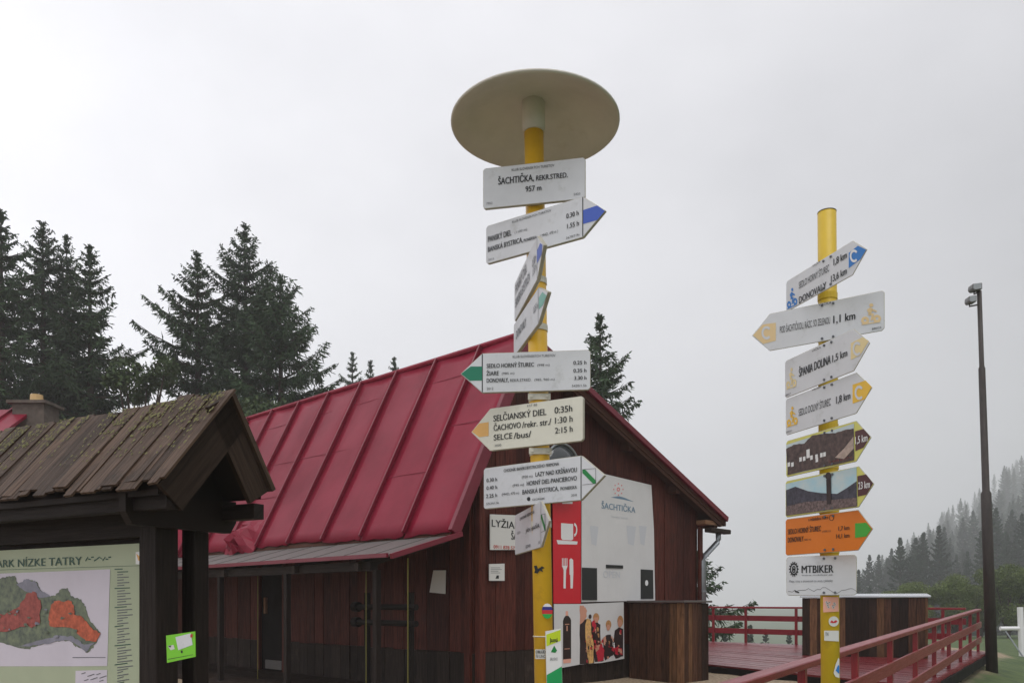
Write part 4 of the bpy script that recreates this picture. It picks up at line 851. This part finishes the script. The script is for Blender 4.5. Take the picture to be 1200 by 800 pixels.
    mb = MB(); cx, cy = ZM(334, 438); sf.disc(mb, cx, cy, 6, 6, 'paper', 2); sf.poly(mb, [ZM(312, 444), ZM(322, 430), ZM(332, 440), ZM(345, 430), ZM(356, 436), ZM(345, 446), ZM(330, 448)], 'flag_red', 3); build('round_sticker', mb, None, post)
    mb = MB(); sf.poly(mb, [ZM(278, 492), ZM(364, 492), ZM(364, 555), ZM(278, 550)], 'paper', 2); sf.text(mb, 'TN', ZM(284, 0)[0], ZM(302, 0)[0], ZM(0, 522)[1], 4, lay=3); build('sticker', mb, None, post)
    mb = MB(); sf.poly(mb, [ZM(333, 740), ZM(345, 690), ZM(362, 650), ZM(367, 660), ZM(367, 768), ZM(345, 762)], 'paper', 2); sf.poly(mb, [ZM(345, 725), ZM(360, 690), ZM(366, 700), ZM(366, 745)], 'cyc_blue', 3); build('sticker', mb, None, post)
bike_post()

# ------------------------------------------------------------------ map kiosk
dk, dp = V(-.88, .475, 0).normalized(), V(.475, .88, 0).normalized()
K0 = V(-.437 * 3.7, 3.7, 0)
def K(s, v, z): return K0 + dp * s + dk * v + UP * (EYE + z)      # s into depth, v to the left, z relative to the eye
def kiosk():
    KS = .3; zg = terrain(-2.2, 4.3) - .05 - EYE
    t = thing('map_kiosk', K(KS, .39, zg), 'dark wooden map shelter with mossy plank roof at the left edge', 'information board')
    ze, zr, zb_ = .535, 1.035, .585; sr, sb = .422, .70; LEN = 3.3
    front = K(0, 0, ze) - K(sr, 0, zr); back = K(sb, 0, zb_) - K(sr, 0, zr)
    fn = front.cross(dk); fn = fn if fn.z > 0 else -fn; fn.normalize(); bn_ = back.cross(dk); bn_ = bn_ if bn_.z > 0 else -bn_; bn_.normalize()
    rnd = random.Random(11)
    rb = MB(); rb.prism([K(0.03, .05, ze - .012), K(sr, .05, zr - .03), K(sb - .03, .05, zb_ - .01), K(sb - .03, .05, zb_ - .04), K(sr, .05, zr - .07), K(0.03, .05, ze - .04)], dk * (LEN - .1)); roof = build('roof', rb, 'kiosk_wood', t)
    v = 0.0; k = 0
    while v < LEN:                                                     # board-on-board roof, lower and upper layer
        w = rnd.uniform(.045, .095)
        for lay in ((0,) if k % 2 else (0, 1)):
            lift = .004 + .006 * lay + rnd.uniform(0, .006); a0 = -.012 + rnd.uniform(-.02, .03) - (.04 if v < .35 else 0) * rnd.random(); a1 = 1.0 + rnd.uniform(-.05, .07)
            vv = v + (-.03 if lay else 0); ww = w + (.045 if lay else -.004)
            o = K(sr, vv, zr) + front * a0 + fn * lift; mb = MB()
            dv = front * (a1 - a0) + fn * rnd.uniform(-.008, .010)
            mb.box(o, dv, dk * ww + fn * rnd.uniform(-.006, .006), fn * .012); build('roof_board', mb, 'shingle', roof)
        if rnd.random() < .6 or v < .5:
            mb = MB()
            for _ in range(rnd.randint(30, 70)):
                f0 = rnd.uniform(0, .35) if rnd.random() < .8 else rnd.uniform(.3, .7); p = K(sr, v + rnd.uniform(0, w), zr) + front * f0 + fn * .034; r = rnd.uniform(.002, .0075)
                vs = [p + (dk * math.cos(a) * r * rnd.uniform(.6, 1.3)) + (front.normalized() * math.sin(a) * r * rnd.uniform(.6, 2.2)) for a in [i * math.pi / 3 for i in range(6)]]
                mb.raw(vs + [p + fn * r * .5], [(i, (i + 1) % 6, 6) for i in range(6)])
            tag(build('moss', mb, 'moss', roof), kind='stuff')
        v += w; k += 1
    v = 0.0
    while v < LEN:
        w = rnd.uniform(.11, .16); o = K(sr, v, zr) + bn_ * .006 + back * -.01; mb = MB(); mb.box(o, back * rnd.uniform(1.0, 1.06), dk * (w - .004), bn_ * (.02 + rnd.uniform(0, .008))); build('roof_board', mb, 'shingle', roof); v += w
    # barge boards on the gable end
    for d, nn, w in ((front, fn, .17), (back, bn_, .15)):
        mb = MB(); mb.box(K(sr, .016, zr) - nn * .004, d * .985, -nn * w, dk * .026); build('barge_board', mb, 'barge', roof)
    for s in (.06, sb - .10):
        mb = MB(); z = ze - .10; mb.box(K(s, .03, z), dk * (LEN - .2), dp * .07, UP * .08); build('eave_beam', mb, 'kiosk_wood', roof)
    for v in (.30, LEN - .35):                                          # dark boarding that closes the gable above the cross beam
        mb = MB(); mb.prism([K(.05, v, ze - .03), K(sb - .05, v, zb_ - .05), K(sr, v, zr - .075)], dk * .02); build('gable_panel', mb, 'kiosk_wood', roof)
    # posts, cross beams and header
    w1, w2 = .135, .10
    for v in (.39, LEN - .6):
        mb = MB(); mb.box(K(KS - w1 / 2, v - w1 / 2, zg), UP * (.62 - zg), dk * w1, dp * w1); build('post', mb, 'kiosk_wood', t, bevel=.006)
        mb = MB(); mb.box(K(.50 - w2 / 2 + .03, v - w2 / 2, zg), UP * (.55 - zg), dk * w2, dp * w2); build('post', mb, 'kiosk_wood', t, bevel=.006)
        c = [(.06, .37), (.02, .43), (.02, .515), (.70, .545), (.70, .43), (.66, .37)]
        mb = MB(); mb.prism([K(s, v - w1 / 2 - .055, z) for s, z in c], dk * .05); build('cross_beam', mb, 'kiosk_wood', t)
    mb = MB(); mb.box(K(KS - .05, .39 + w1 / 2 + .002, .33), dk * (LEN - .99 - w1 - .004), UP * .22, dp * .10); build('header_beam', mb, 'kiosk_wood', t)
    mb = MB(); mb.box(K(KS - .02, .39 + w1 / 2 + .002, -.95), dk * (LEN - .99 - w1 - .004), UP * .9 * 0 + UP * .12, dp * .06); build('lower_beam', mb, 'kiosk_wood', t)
    # back boarding behind the map
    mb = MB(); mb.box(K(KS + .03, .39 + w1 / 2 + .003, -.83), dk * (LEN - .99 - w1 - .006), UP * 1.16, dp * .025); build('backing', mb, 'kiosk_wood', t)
    mf = Face(K(KS - .005, .5, 0), -dk, -dp)
    rx = on_plane(168, 640, mf.p, mf.n); v0 = (rx - K0).dot(dk); z0 = rx.z - EYE + .02
    mb = MB(); mb.box(K(KS - .005, v0, -.8), dk * (LEN - .6 - w1 / 2 - v0 - .01), UP * (.8 + .302), dp * .012); panel = build('map_panel', mb, 'map_green', t, label='pale green national park map panel')
    q = lambda *p: [ZK(*c) for c in p]
    mb = MB(); mf.poly(mb, q((-420, 246), (575, 207), (560, 710), (385, 712), (-420, 712)), 'map_white', 1); mf.poly(mb, q((395, 735), (560, 730), (556, 860), (392, 860)), 'map_white', 1); build('map_sheet', mb, None, panel)
    mb = MB(); q5 = lambda *p: [ZN(*c) for c in p]
    mf.rag(mb, q5((-300, 240), (-200, 180), (-80, 200), (0, 190), (50, 175), (90, 170), (110, 225), (160, 190), (215, 205), (245, 260), (300, 290), (330, 285), (350, 255), (400, 243), (420, 290), (480, 310), (505, 350), (525, 420), (560, 470), (592, 505), (570, 560), (530, 610), (505, 620), (480, 595), (440, 580), (410, 550), (350, 555), (300, 560), (230, 580), (160, 600), (100, 590), (0, 560), (-300, 540)), 'map_area', 2)
    mf.rag(mb, q5((100, 222), (160, 192), (213, 207), (243, 258), (300, 292), (240, 300), (150, 260)), 'map_grey', 3); mf.rag(mb, q5((100, 588), (230, 578), (350, 553), (410, 548), (480, 593), (505, 618), (560, 560), (500, 575), (430, 525), (350, 520), (250, 545)), 'map_grey', 3)
    mf.rag(mb, q5((160, 275), (210, 265), (245, 330), (240, 450), (190, 475), (160, 460), (100, 480), (40, 500), (-200, 480), (-220, 330), (30, 400), (120, 350)), 'map_red', 4)
    mf.rag(mb, q5((305, 340), (330, 320), (420, 318), (440, 350), (440, 400), (480, 405), (520, 450), (545, 480), (592, 505), (570, 555), (510, 550), (470, 520), (440, 480), (300, 468), (290, 420)), 'map_orange', 4); 
    rnd2 = random.Random(8)
    for k in range(30):                                                  # patches of relief on the map
        x, y = rnd2.uniform(-40, 470), rnd2.uniform(290, 545); r = rnd2.uniform(5, 15)
        inside = y < 540 - abs(x - 250) * .12 and y > 300
        if inside: mf.rag(mb, q5(*[(x + r * math.cos(a) * rnd2.uniform(.6, 1.5), y + r * .6 * math.sin(a)) for a in [i * 1.047 for i in range(6)]]), rnd2.choice(['map_area', 'map_grey', 'map_area']), 5 + k * .1, .8, 3, k)
    build('map_print', mb, None, panel)
    mb = MB(); yb = ZK(0, 190)[1]
    a = ZK(-285, 205); mf.text(mb, 'NÁRODNÝ PARK NÍZKE TATRY', a[0], ZK(428, 0)[0], a[1] + .5, 37 / 4.446, 'map_ink')
    for k in range(44): mf.poly(mb, q((598 if k % 7 == 0 else 612, 205 + 14.2 * k), (640 + (k * 29) % 55, 203 + 14.0 * k), (640 + (k * 29) % 55, 208 + 14.0 * k), (598 if k % 7 == 0 else 612, 210 + 14.2 * k)), 'map_ink' if k % 7 == 0 or k == 1 else 'ink_grey', 1)
    mf.poly(mb, q((-420, 222), (740, 187), (740, 189), (-420, 224)), 'map_ink', 1); mf.poly(mb, q((380, 664), (552, 664), (552, 667), (380, 668)), 'ink_grey', 2)
    for u in range(9): x = 445 + u * 15; mf.poly(mb, q((x, 160 - (u % 3) * 9), (x + 14, 140 + (u % 2) * 12), (x + 16, 146 + (u % 2) * 12), (x + 2, 167 - (u % 3) * 9)), 'map_ink', 1)
    for u in range(10): x = 425 + (u * 47) % 110; y = 750 + (u * 31) % 40; mf.poly(mb, q((x, y), (x + 22, y - 8), (x + 24, y - 4), (x + 2, y + 3)), 'ink_grey', 2)
    build('lettering', mb, None, panel)
    mb = MB(); mf.poly(mb, q((708, 118), (745, 112), (745, 185), (708, 180)), 'white', 1); mf.poly(mb, q((712, 125), (740, 150), (742, 175), (722, 160)), 'orange_mark', 2); mf.poly(mb, q((735, 262), (745, 262), (745, 288), (735, 288)), 'map_red', 2); build('corner_emblem', mb, None, panel)
    # small green tag hung on the post
    gf = Face(K(KS - w1 / 2 - .012, .39, 0), -dk, -dp); pts = q((865, 552), (1015, 530), (1017, 662), (870, 694))
    c = on_plane(*pts[3], gf.p, gf.n); tg = thing('route_tag', c, 'small bright green printed tag fixed on the kiosk post', 'tag')
    mb = MB(); mb.prism([on_plane(x, y, gf.p, gf.n) for x, y in pts], -gf.n * .004); build('panel', mb, 'tag_green', tg)
    mb = MB(); gf.poly(mb, q((915, 560), (995, 540), (1005, 600), (930, 628)), 'sign_white', 1); gf.poly(mb, q((875, 605), (905, 600), (912, 622), (890, 628)), 'paper', 1); gf.poly(mb, q((877, 606), (895, 603), (890, 614)), 'ink', 2); gf.poly(mb, q((875, 674), (1008, 650), (1008, 652), (875, 677)), 'ink', 1); gf.disc(mb, *ZK(948, 636), 1.2, 1.8, 'ink', 1, 8); gf.poly(mb, q((994, 546), (1006, 543), (1006, 560), (994, 562)), 'script_red', 2); build('print', mb, None, tg)
kiosk()

# ------------------------------------------------------------------ lamp post, white barrier, house behind
def lamp_post():
    Y = 15.5; top = at(1147.5, 341, Y); low = at(1163, 800, Y); ax = lambda z: low + (top - low) * ((z - low.z) / (top.z - low.z))
    gz = terrain(low.x, low.y) - .1; t = thing('lamp_post', ax(gz), 'tall dark stepped steel pole with two floodlights at the deck corner', 'lamp post')
    zz = lambda y: EYE + (HY - y) / F * Y
    mb = MB(); prof = [(gz, .104), (zz(578), .092), (zz(575), .066), (zz(432), .060), (zz(429), .044), (top.z, .042)]
    mb.tube([ax(z) for z, r in prof], [r for z, r in prof], 18); build('pole', mb, 'steel_dark', t, smooth=True)
    for (x0, y0, x1, y1), n in (((1138.5, 331, 1150.5, 340.5), 0), ((1134.5, 345.5, 1144, 355), 1)):
        a, b = at(x0, y1, Y - .12), at(x1, y0, Y - .12); w = b.x - a.x; h = b.z - a.z
        mb = MB(); P = [(a.x, a.z + h * .25), (a.x + w * .2, a.z), (b.x, a.z + h * .15), (b.x, b.z - h * .05), (a.x + w * .05, b.z - h * .2)]
        mb.prism([V(x, Y - .14, z) for x, z in P], V(.05, .24, .03)); hd = build('floodlight', mb, 'lamp_grey', t, bevel=.01)
        mb = MB(); mb.prism([V(a.x + (x - a.x) * .8 + w * .1, Y - .146, a.z + (z - a.z) * .8 + h * .1) for x, z in P], V(0, .004, 0)); build('glass', mb, 'lamp_glass', hd)
        mb = MB(); c = ax((a.z + b.z) / 2 - .06); mb.tube([V(a.x + w * .6, Y, a.z + h * .3), V(a.x + w * .6, Y, a.z - .02), c], .016, 8); build('bracket', mb, 'steel_dark', hd)
lamp_post()
def barrier():
    Y = 22.0; p = at(1198, 711, Y); gz = terrain(p.x, Y) - .1
    t = thing('barrier_frame', (p.x, p.y, gz), 'white metal frame with crossbar and stay wire at the right edge', 'frame')
    mb = MB(); mb.tube([V(p.x, Y, gz), V(p.x - .06, Y, p.z)], .075, 12); build('upright', mb, 'white', t)
    a, b = at(1172, 736, Y), at(1230, 735.5, Y); mb = MB(); mb.tube([a, b], .055, 12); build('crossbar', mb, 'white', t)
    mb = MB(); mb.tube([at(1177, 737, Y), at(1203, 775, Y - .4)], .02, 8); build('stay', mb, 'zinc', t)
    q = V(b.x, Y, 0); mb = MB(); mb.tube([V(q.x, Y, terrain(q.x, Y) - .1), V(q.x, Y, b.z)], .05, 12); build('upright', mb, 'white', t)
barrier()
def back_house():
    Y = 17.0; t = thing('house', (-14, Y + 1, -.1), 'house with crimson roof and stone chimney behind the map kiosk', 'house')
    r = at(36, 494, Y); zr = EYE + (HY - 483) / F * Y
    x1 = at(40, 495, Y).x; x0 = x1 - 8; y0, y1 = Y - 2.6, Y + 2.6
    mb = MB(); mb.prism([V(x1 - .6, y0 + .4, -.1), V(x1 - .6, y1 - .4, -.1), V(x1 - .6, y1 - .4, zr - 1.6), V(x1 - .6, Y, zr - .3), V(x1 - .6, y0 + .4, zr - 1.6)], V(-7, 0, 0)); build('wall', mb, 'plaster', t)
    rf = None
    for k, ya in enumerate((y0, y1)):
        mb = MB(); a = V(x1, Y, zr); d = V(0, ya - Y, -1.75); n = V(1, 0, 0).cross(d); n = n if n.z > 0 else -n; n.normalize(); mb.box(a, V(-8, 0, -.0), d, n * .06); o = build('roof', mb, 'roof_red', t)
        rf = rf or o
        for j in range(9):
            mb = MB(); mb.box(a + V(-.4 - j * .9, 0, 0) + n * .06, d, V(-.03, 0, 0), n * .05); build('roof_seam', mb, 'roof_red', o)
    c = at(38, 487, Y - .1); h = EYE + (HY - 476) / F * Y
    mb = MB(); mb.box(V(c.x - .33, Y - .25, zr - .6), V(.66, 0, 0), V(0, .55, 0), V(0, 0, h - zr + .6)); ch = build('chimney', mb, 'brick_grey', rf)
    mb = MB(); mb.box(V(c.x - .41, Y - .33, h), V(.82, 0, 0), V(0, .71, 0), V(0, 0, .06)); build('chimney_slab', mb, 'brick_grey', rf)
    mb = MB(); mb.tube([V(c.x + .03, Y, h + .06), V(c.x + .03, Y, h + .24)], [.13, .12], 16); build('chimney_pot', mb, 'pot', rf)
back_house()

# ------------------------------------------------------------------ trees
def np_mesh(name, verts, quads, m):
    me = bpy.data.meshes.new(name); nv, nq = len(verts), len(quads)
    me.vertices.add(nv); me.vertices.foreach_set('co', np.asarray(verts, np.float32).ravel())
    me.loops.add(nq * 4); me.loops.foreach_set('vertex_index', np.asarray(quads, np.int32).ravel())
    me.polygons.add(nq); me.polygons.foreach_set('loop_start', np.arange(0, nq * 4, 4, dtype=np.int32))
    me.update(calc_edges=True); me.validate(); me.materials.append(M[m]); return me
def spruce_crown(seed, Hh, R, zbase=.06, dens=1.9, blade=.06, gap=.56, droop=1.0, lean=0.0, power=.8, m='needle'):
    """needle sprays along drooping limbs in whorls; returns crown mesh and limb mesh"""
    g = np.random.default_rng(seed); C, D, Wd, Nn = [], [], [], []
    limbs = MB(); limbs.keep = True
    z = Hh * .995; lob = g.uniform(0, 6.28, 3)
    while z > Hh * zbase:
        t = 1 - z / Hh
        prof = R * (t ** power) * min(1, .45 + t * 4.5) * (1 if t < .85 else 1 - (t - .85) * 1.2)
        nb = int(g.integers(4, 7)) if t > .04 else 3
        a0 = g.uniform(0, 6.28)
        for b in range(nb):
            a = a0 + b * 6.283 / nb + g.normal(0, .25)
            Lb = (prof + .10) * g.uniform(.55, 1.12) * (1 + .16 * math.sin(a * 2 + lob[0] + z * .5) + .10 * math.sin(a * 3 + lob[1] - z * .9))
            if g.random() < .06 and t > .12: Lb *= .4
            up = .75 - 1.15 * min(1, t * 1.6) * droop; curl = .30 + .28 * t
            n = max(5, int(Lb / .10 * dens)); s = (np.arange(n) + g.uniform(0, 1, n)) / n
            dirh = np.array([math.cos(a), math.sin(a), 0.0]); side = np.array([-math.sin(a), math.cos(a), 0.0])
            zz = Lb * (up * s * .75 + curl * s * s - .12 * s)
            base = np.outer(s * Lb, dirh) + np.stack([0 * s, 0 * s, z + zz], 1)
            if t > .03:
                pts = [(0, 0, z)] + [tuple(dirh * f * Lb + np.array([0, 0, z + Lb * (up * f * .75 + curl * f * f - .12 * f)])) for f in (.35, .7, 1.0)]
                limbs.tube(pts, [.012 + .016 * Lb, .01 + .010 * Lb, .006 + .004 * Lb, .003], 4, caps=False)
            for sgn in (-1, 1, 0, 0):
                ll = (.16 + .34 * Lb * (1 - s) ** .8 * np.clip(s * 3.5, .25, 1)) * g.uniform(.55, 1.15, n) * min(1, .4 + t * 4)
                if sgn == 0: ll = np.minimum(ll * .75, .55)
                if sgn: d = dirh * g.uniform(.35, .8, n)[:, None] + side * (sgn * g.uniform(.6, 1.1, n))[:, None] + np.array([0, 0, 1.0]) * g.uniform(-.55, .12, n)[:, None]
                else: d = dirh * g.uniform(-.1, .7, n)[:, None] + side * g.uniform(-.5, .5, n)[:, None] + np.array([0, 0, 1.0]) * g.uniform(-1.3, -.25, n)[:, None]
                d /= np.linalg.norm(d, axis=1)[:, None]
                C.append(base); D.append(d * ll[:, None]); Wd.append(np.full(n, blade) * g.uniform(.7, 1.35, n)); Nn.append(g.normal(0, 1, (n, 3)))
                # a second, shorter blade branching from the first
                k = g.random(n) < .75
                if k.any():
                    d2 = d[k] + g.normal(0, .55, (k.sum(), 3)); d2 /= np.linalg.norm(d2, axis=1)[:, None]
                    C.append(base[k] + d[k] * (ll[k] * g.uniform(.3, .8, k.sum()))[:, None]); D.append(d2 * (ll[k] * .55 + .07)[:, None]); Wd.append(np.full(k.sum(), blade * .8)); Nn.append(g.normal(0, 1, (k.sum(), 3)))
        z -= gap * g.uniform(.7, 1.25) * (.45 + .75 * min(1, t * 2.2))
    k = max(24, int(40 * dens)); zl = Hh * g.uniform(.955, 1.0, k); a = g.uniform(0, 6.28, k); q = (1.0 - zl / Hh) / .045     # the leader shoot
    C.append(np.stack([0 * a, 0 * a, zl], 1)); d = np.stack([np.cos(a) * .6, np.sin(a) * .6, .9 + 0 * a], 1); D.append(d * (.10 + .16 * q)[:, None] * (blade / .06) ** .5); Wd.append(np.full(k, blade * .8)); Nn.append(g.normal(0, 1, (k, 3)))
    C, D, Wd, Nn = np.concatenate(C), np.concatenate(D), np.concatenate(Wd), np.concatenate(Nn)
    S = np.cross(D, Nn); S /= np.linalg.norm(S, axis=1)[:, None] + 1e-9; S *= (Wd * .5)[:, None]
    n = len(C); verts = np.empty((n, 4, 3)); verts[:, 0] = C - S * .35; verts[:, 1] = C + D * .45 - S; verts[:, 2] = C + D; verts[:, 3] = C + D * .5 + S
    verts = verts.reshape(-1, 3); quads = np.arange(n * 4).reshape(-1, 4)
    if lean: verts[:, 0] += lean * (verts[:, 2] / Hh) ** 2 * Hh
    return np_mesh('crown', verts, quads, m), limbs
def place_tree(name, loc, crown, trunk, label, cat='tree', group=None, limbs=None, rz=0.0, sc=1.0):
    o = bpy.data.objects.new(name, None); COL.objects.link(o); o.location = loc; o.rotation_euler.z = rz; o.scale = (sc, sc, sc); tag(o, label, cat, group)
    for nm, me in (('crown', crown), ('trunk', trunk), ('limbs', limbs)):
        if me is None: continue
        c = bpy.data.objects.new(nm, me); COL.objects.link(c); c.parent = o
        if nm == 'limbs': c['kind'] = 'stuff'
    return o
def trunk_mesh(Hh, r):
    mb = MB(); mb.tube([V(0, 0, 0), V(0, 0, Hh * .3), V(.03, 0, Hh * .7), V(0, 0, Hh * .985)], [r, r * .75, r * .38, .012], 9); return mb.mesh('trunk', V(0, 0, 0), 'bark')
def hero_spruce(px, py, Y, R, label, seed, **kw):
    top = at(px, py, Y); gz = terrain(top.x, Y) - .2; Hh = top.z - gz
    cr, lm = spruce_crown(seed, Hh, R, **kw)
    place_tree('spruce', (top.x, Y, gz), cr, trunk_mesh(Hh, .018 * Hh), label, group='spruces around the hut', limbs=lm.mesh('limbs', V(0, 0, 0), 'bark'))
hero_spruce(1, 247, 26, 4.2, 'tall dark spruce cut by the left edge of the picture', 21, zbase=.22)
hero_spruce(50, 261, 28, 5.2, 'tall dense spruce, second from the left, behind the chimney', 22, zbase=.18, power=.82)
hero_spruce(78, 277, 29.5, 4.4, 'slim topped spruce standing between two others above the kiosk roof', 23, zbase=.25)
hero_spruce(105, 288, 27, 5.0, 'spruce with long drooping limbs on the right of the left group', 24, zbase=.22, gap=.6, power=.85)
hero_spruce(231, 296, 29, 4.8, 'narrow pointed spruce on the left of the middle group', 25, zbase=.2)
hero_spruce(287, 264, 30, 5.0, 'tallest spruce of the middle group with an open ragged crown', 26, zbase=.2, gap=.62, dens=2.2, power=.72)
hero_spruce(328, 323, 28.5, 4.4, 'rounder spruce on the right of the middle group above the red roof', 27, zbase=.18, power=.68)
hero_spruce(374, 438, 30, 2.0, 'low spruce at the foot of the middle group beside the roof ridge', 28, zbase=.15)
hero_spruce(413, 413, 44, 2.6, 'small distant spruce, left of three peeping over the roof ridge', 29, zbase=.3)
hero_spruce(434, 423, 46, 2.6, 'small distant spruce, middle of three peeping over the roof ridge', 30, zbase=.3)
hero_spruce(462, 419, 45, 2.2, 'small distant spruce, right of three peeping over the roof ridge', 31, zbase=.3)
hero_spruce(703, 371, 24, 3.0, 'single spruce rising behind the hut gable, right of the signpost', 32, zbase=.25, power=.78)
hero_spruce(817, 648, 24.5, 2.3, 'low spruce with limbs showing beside the grey downpipe', 33, zbase=.05, gap=.5)
for i, (px, py, Y) in enumerate(((879, 733, 62), (897, 738, 66), (925, 739, 70), (850, 741, 64))):
    hero_spruce(px, py, Y, 2.0, 'faint misty treetop number %s seen through the far railing' % ('one', 'two', 'three', 'four')[i] if False else ('pointed misty treetop just right of the left rail post', 'misty treetop between the two rail posts, the lower one', 'misty treetop beside the deck counter seen through the rails', 'faint leftmost treetop seen through the far railing')[i], 40 + i, zbase=.4, dens=.4, blade=.2, gap=.6, m='needle_far')
def leafy(seed, Hh, R, n, size, blobs=14, low=.25, m='leaf'):
    g = np.random.default_rng(seed); pts = []
    cs = [(g.normal(0, R * .42), g.normal(0, R * .42), Hh * g.uniform(low + .12, .92), R * g.uniform(.28, .5)) for _ in range(blobs)]
    per = n // blobs; C = []
    for x, y, z, r in cs:
        u = g.normal(0, 1, (per, 3)); u /= np.linalg.norm(u, axis=1)[:, None]; rr = r * g.uniform(.35, 1.05, per) ** .6; C.append(np.array([x, y, z]) + u * rr[:, None] * np.array([1, 1, .8]))
    C = np.concatenate(C); k = len(C); D = g.normal(0, 1, (k, 3)); D /= np.linalg.norm(D, axis=1)[:, None]; E = np.cross(D, g.normal(0, 1, (k, 3))); E /= np.linalg.norm(E, axis=1)[:, None] + 1e-9
    sz = size * g.uniform(.6, 1.3, k)[:, None]; v = np.empty((k, 4, 3)); v[:, 0] = C - D * sz; v[:, 1] = C - E * sz * .55; v[:, 2] = C + D * sz; v[:, 3] = C + E * sz * .55
    mb = MB(); mb.tube([V(0, 0, 0), V(.05, 0, Hh * .3), V(0, .05, Hh * .75)], [Hh * .025, Hh * .017, Hh * .006], 8)
    for x, y, z, r in cs: mb.tube([V(.03, .03, Hh * low), V(x * .5, y * .5, (z + Hh * low) / 2 + .1), V(x, y, z)], [Hh * .010, Hh * .007, .01], 5, caps=False)
    return np_mesh('crown', v.reshape(-1, 3), np.arange(k * 4).reshape(-1, 4), m), mb.mesh('trunk', V(0, 0, 0), 'bark')
for px, py, Y, R, lab, sd, nm in ((163, 408, 25, 1.15, 'light leafed broadleaf tree between the two spruce groups', 51, 4200), (352, 452, 26, 2.4, 'broadleaf bush lying low behind the red roof ridge', 53, 9000)):
    top = at(px, py, Y); gz = terrain(top.x, Y) - .2; c, tk = leafy(sd, (top.z - gz) * 1.02, R, nm, .075, 16, .45, 'leaf_dark'); place_tree('broadleaf_tree', (top.x, Y, gz), c, tk, lab, group='broadleaf trees behind the hut')
# wooded slope on the right: shared meshes, each tree its own object
def forest():
    g = random.Random(9)
    kinds = []
    for i in range(5):
        cr, lm = spruce_crown(70 + i, 20.0, 3.4 + .3 * i, zbase=.06, dens=.8, blade=.30, gap=.7, m='needle_far'); kinds.append((cr, trunk_mesh(20, .28)))
    n = 0
    rows = (112, 124, 138, 152, 168, 186, 206, 228, 252, 280, 312, 350, 395, 445, 505, 575)
    for row, Y in enumerate(rows):
        x0, x1 = (985 - HX) / F * Y, (1235 - HX) / F * Y; x = x0 + g.uniform(0, 4)
        while x < x1:
            y = Y + g.uniform(-4, 4) * Y / 150; z = terrain(x, y) - .3; sc = g.uniform(.82, 1.22)
            cr, tk = kinds[g.randrange(5)]
            place_tree('spruce', (x, y, z), cr, tk, 'misty dark spruce in the forest on the right slope', 'tree', 'spruces of the misty slope', rz=g.uniform(0, 6), sc=sc); n += 1
            x += g.uniform(1.9, 3.3) * (1 + row * .12)
    ks = [leafy(90 + i, 6.5, 2.6, 22000, .085, 22, .12) for i in range(3)]
    for px, py, Y, k, lab in ((1045, 690, 52, 0, 'small pale green broadleaf tree left of the bushes below the forest'), (1083, 684, 50, 1, 'round green broadleaf tree behind the deck corner'), (1118, 676, 49, 2, 'broad green tree just left of the lamp post'), (1150, 682, 52, 0, 'green broadleaf tree directly behind the lamp post'), (1182, 664, 46, 1, 'yellow green tree right of the lamp post'), (1212, 668, 47, 2, 'green tree cut by the right edge of the picture')):
        top = at(px, py, Y); gz = terrain(top.x, Y) - .3; c, tk = ks[k]; place_tree('broadleaf_tree', (top.x, Y, gz), c, tk, lab, 'tree', 'broadleaf trees below the forest', rz=px, sc=(top.z - gz) / 6.4)
forest()
haze()
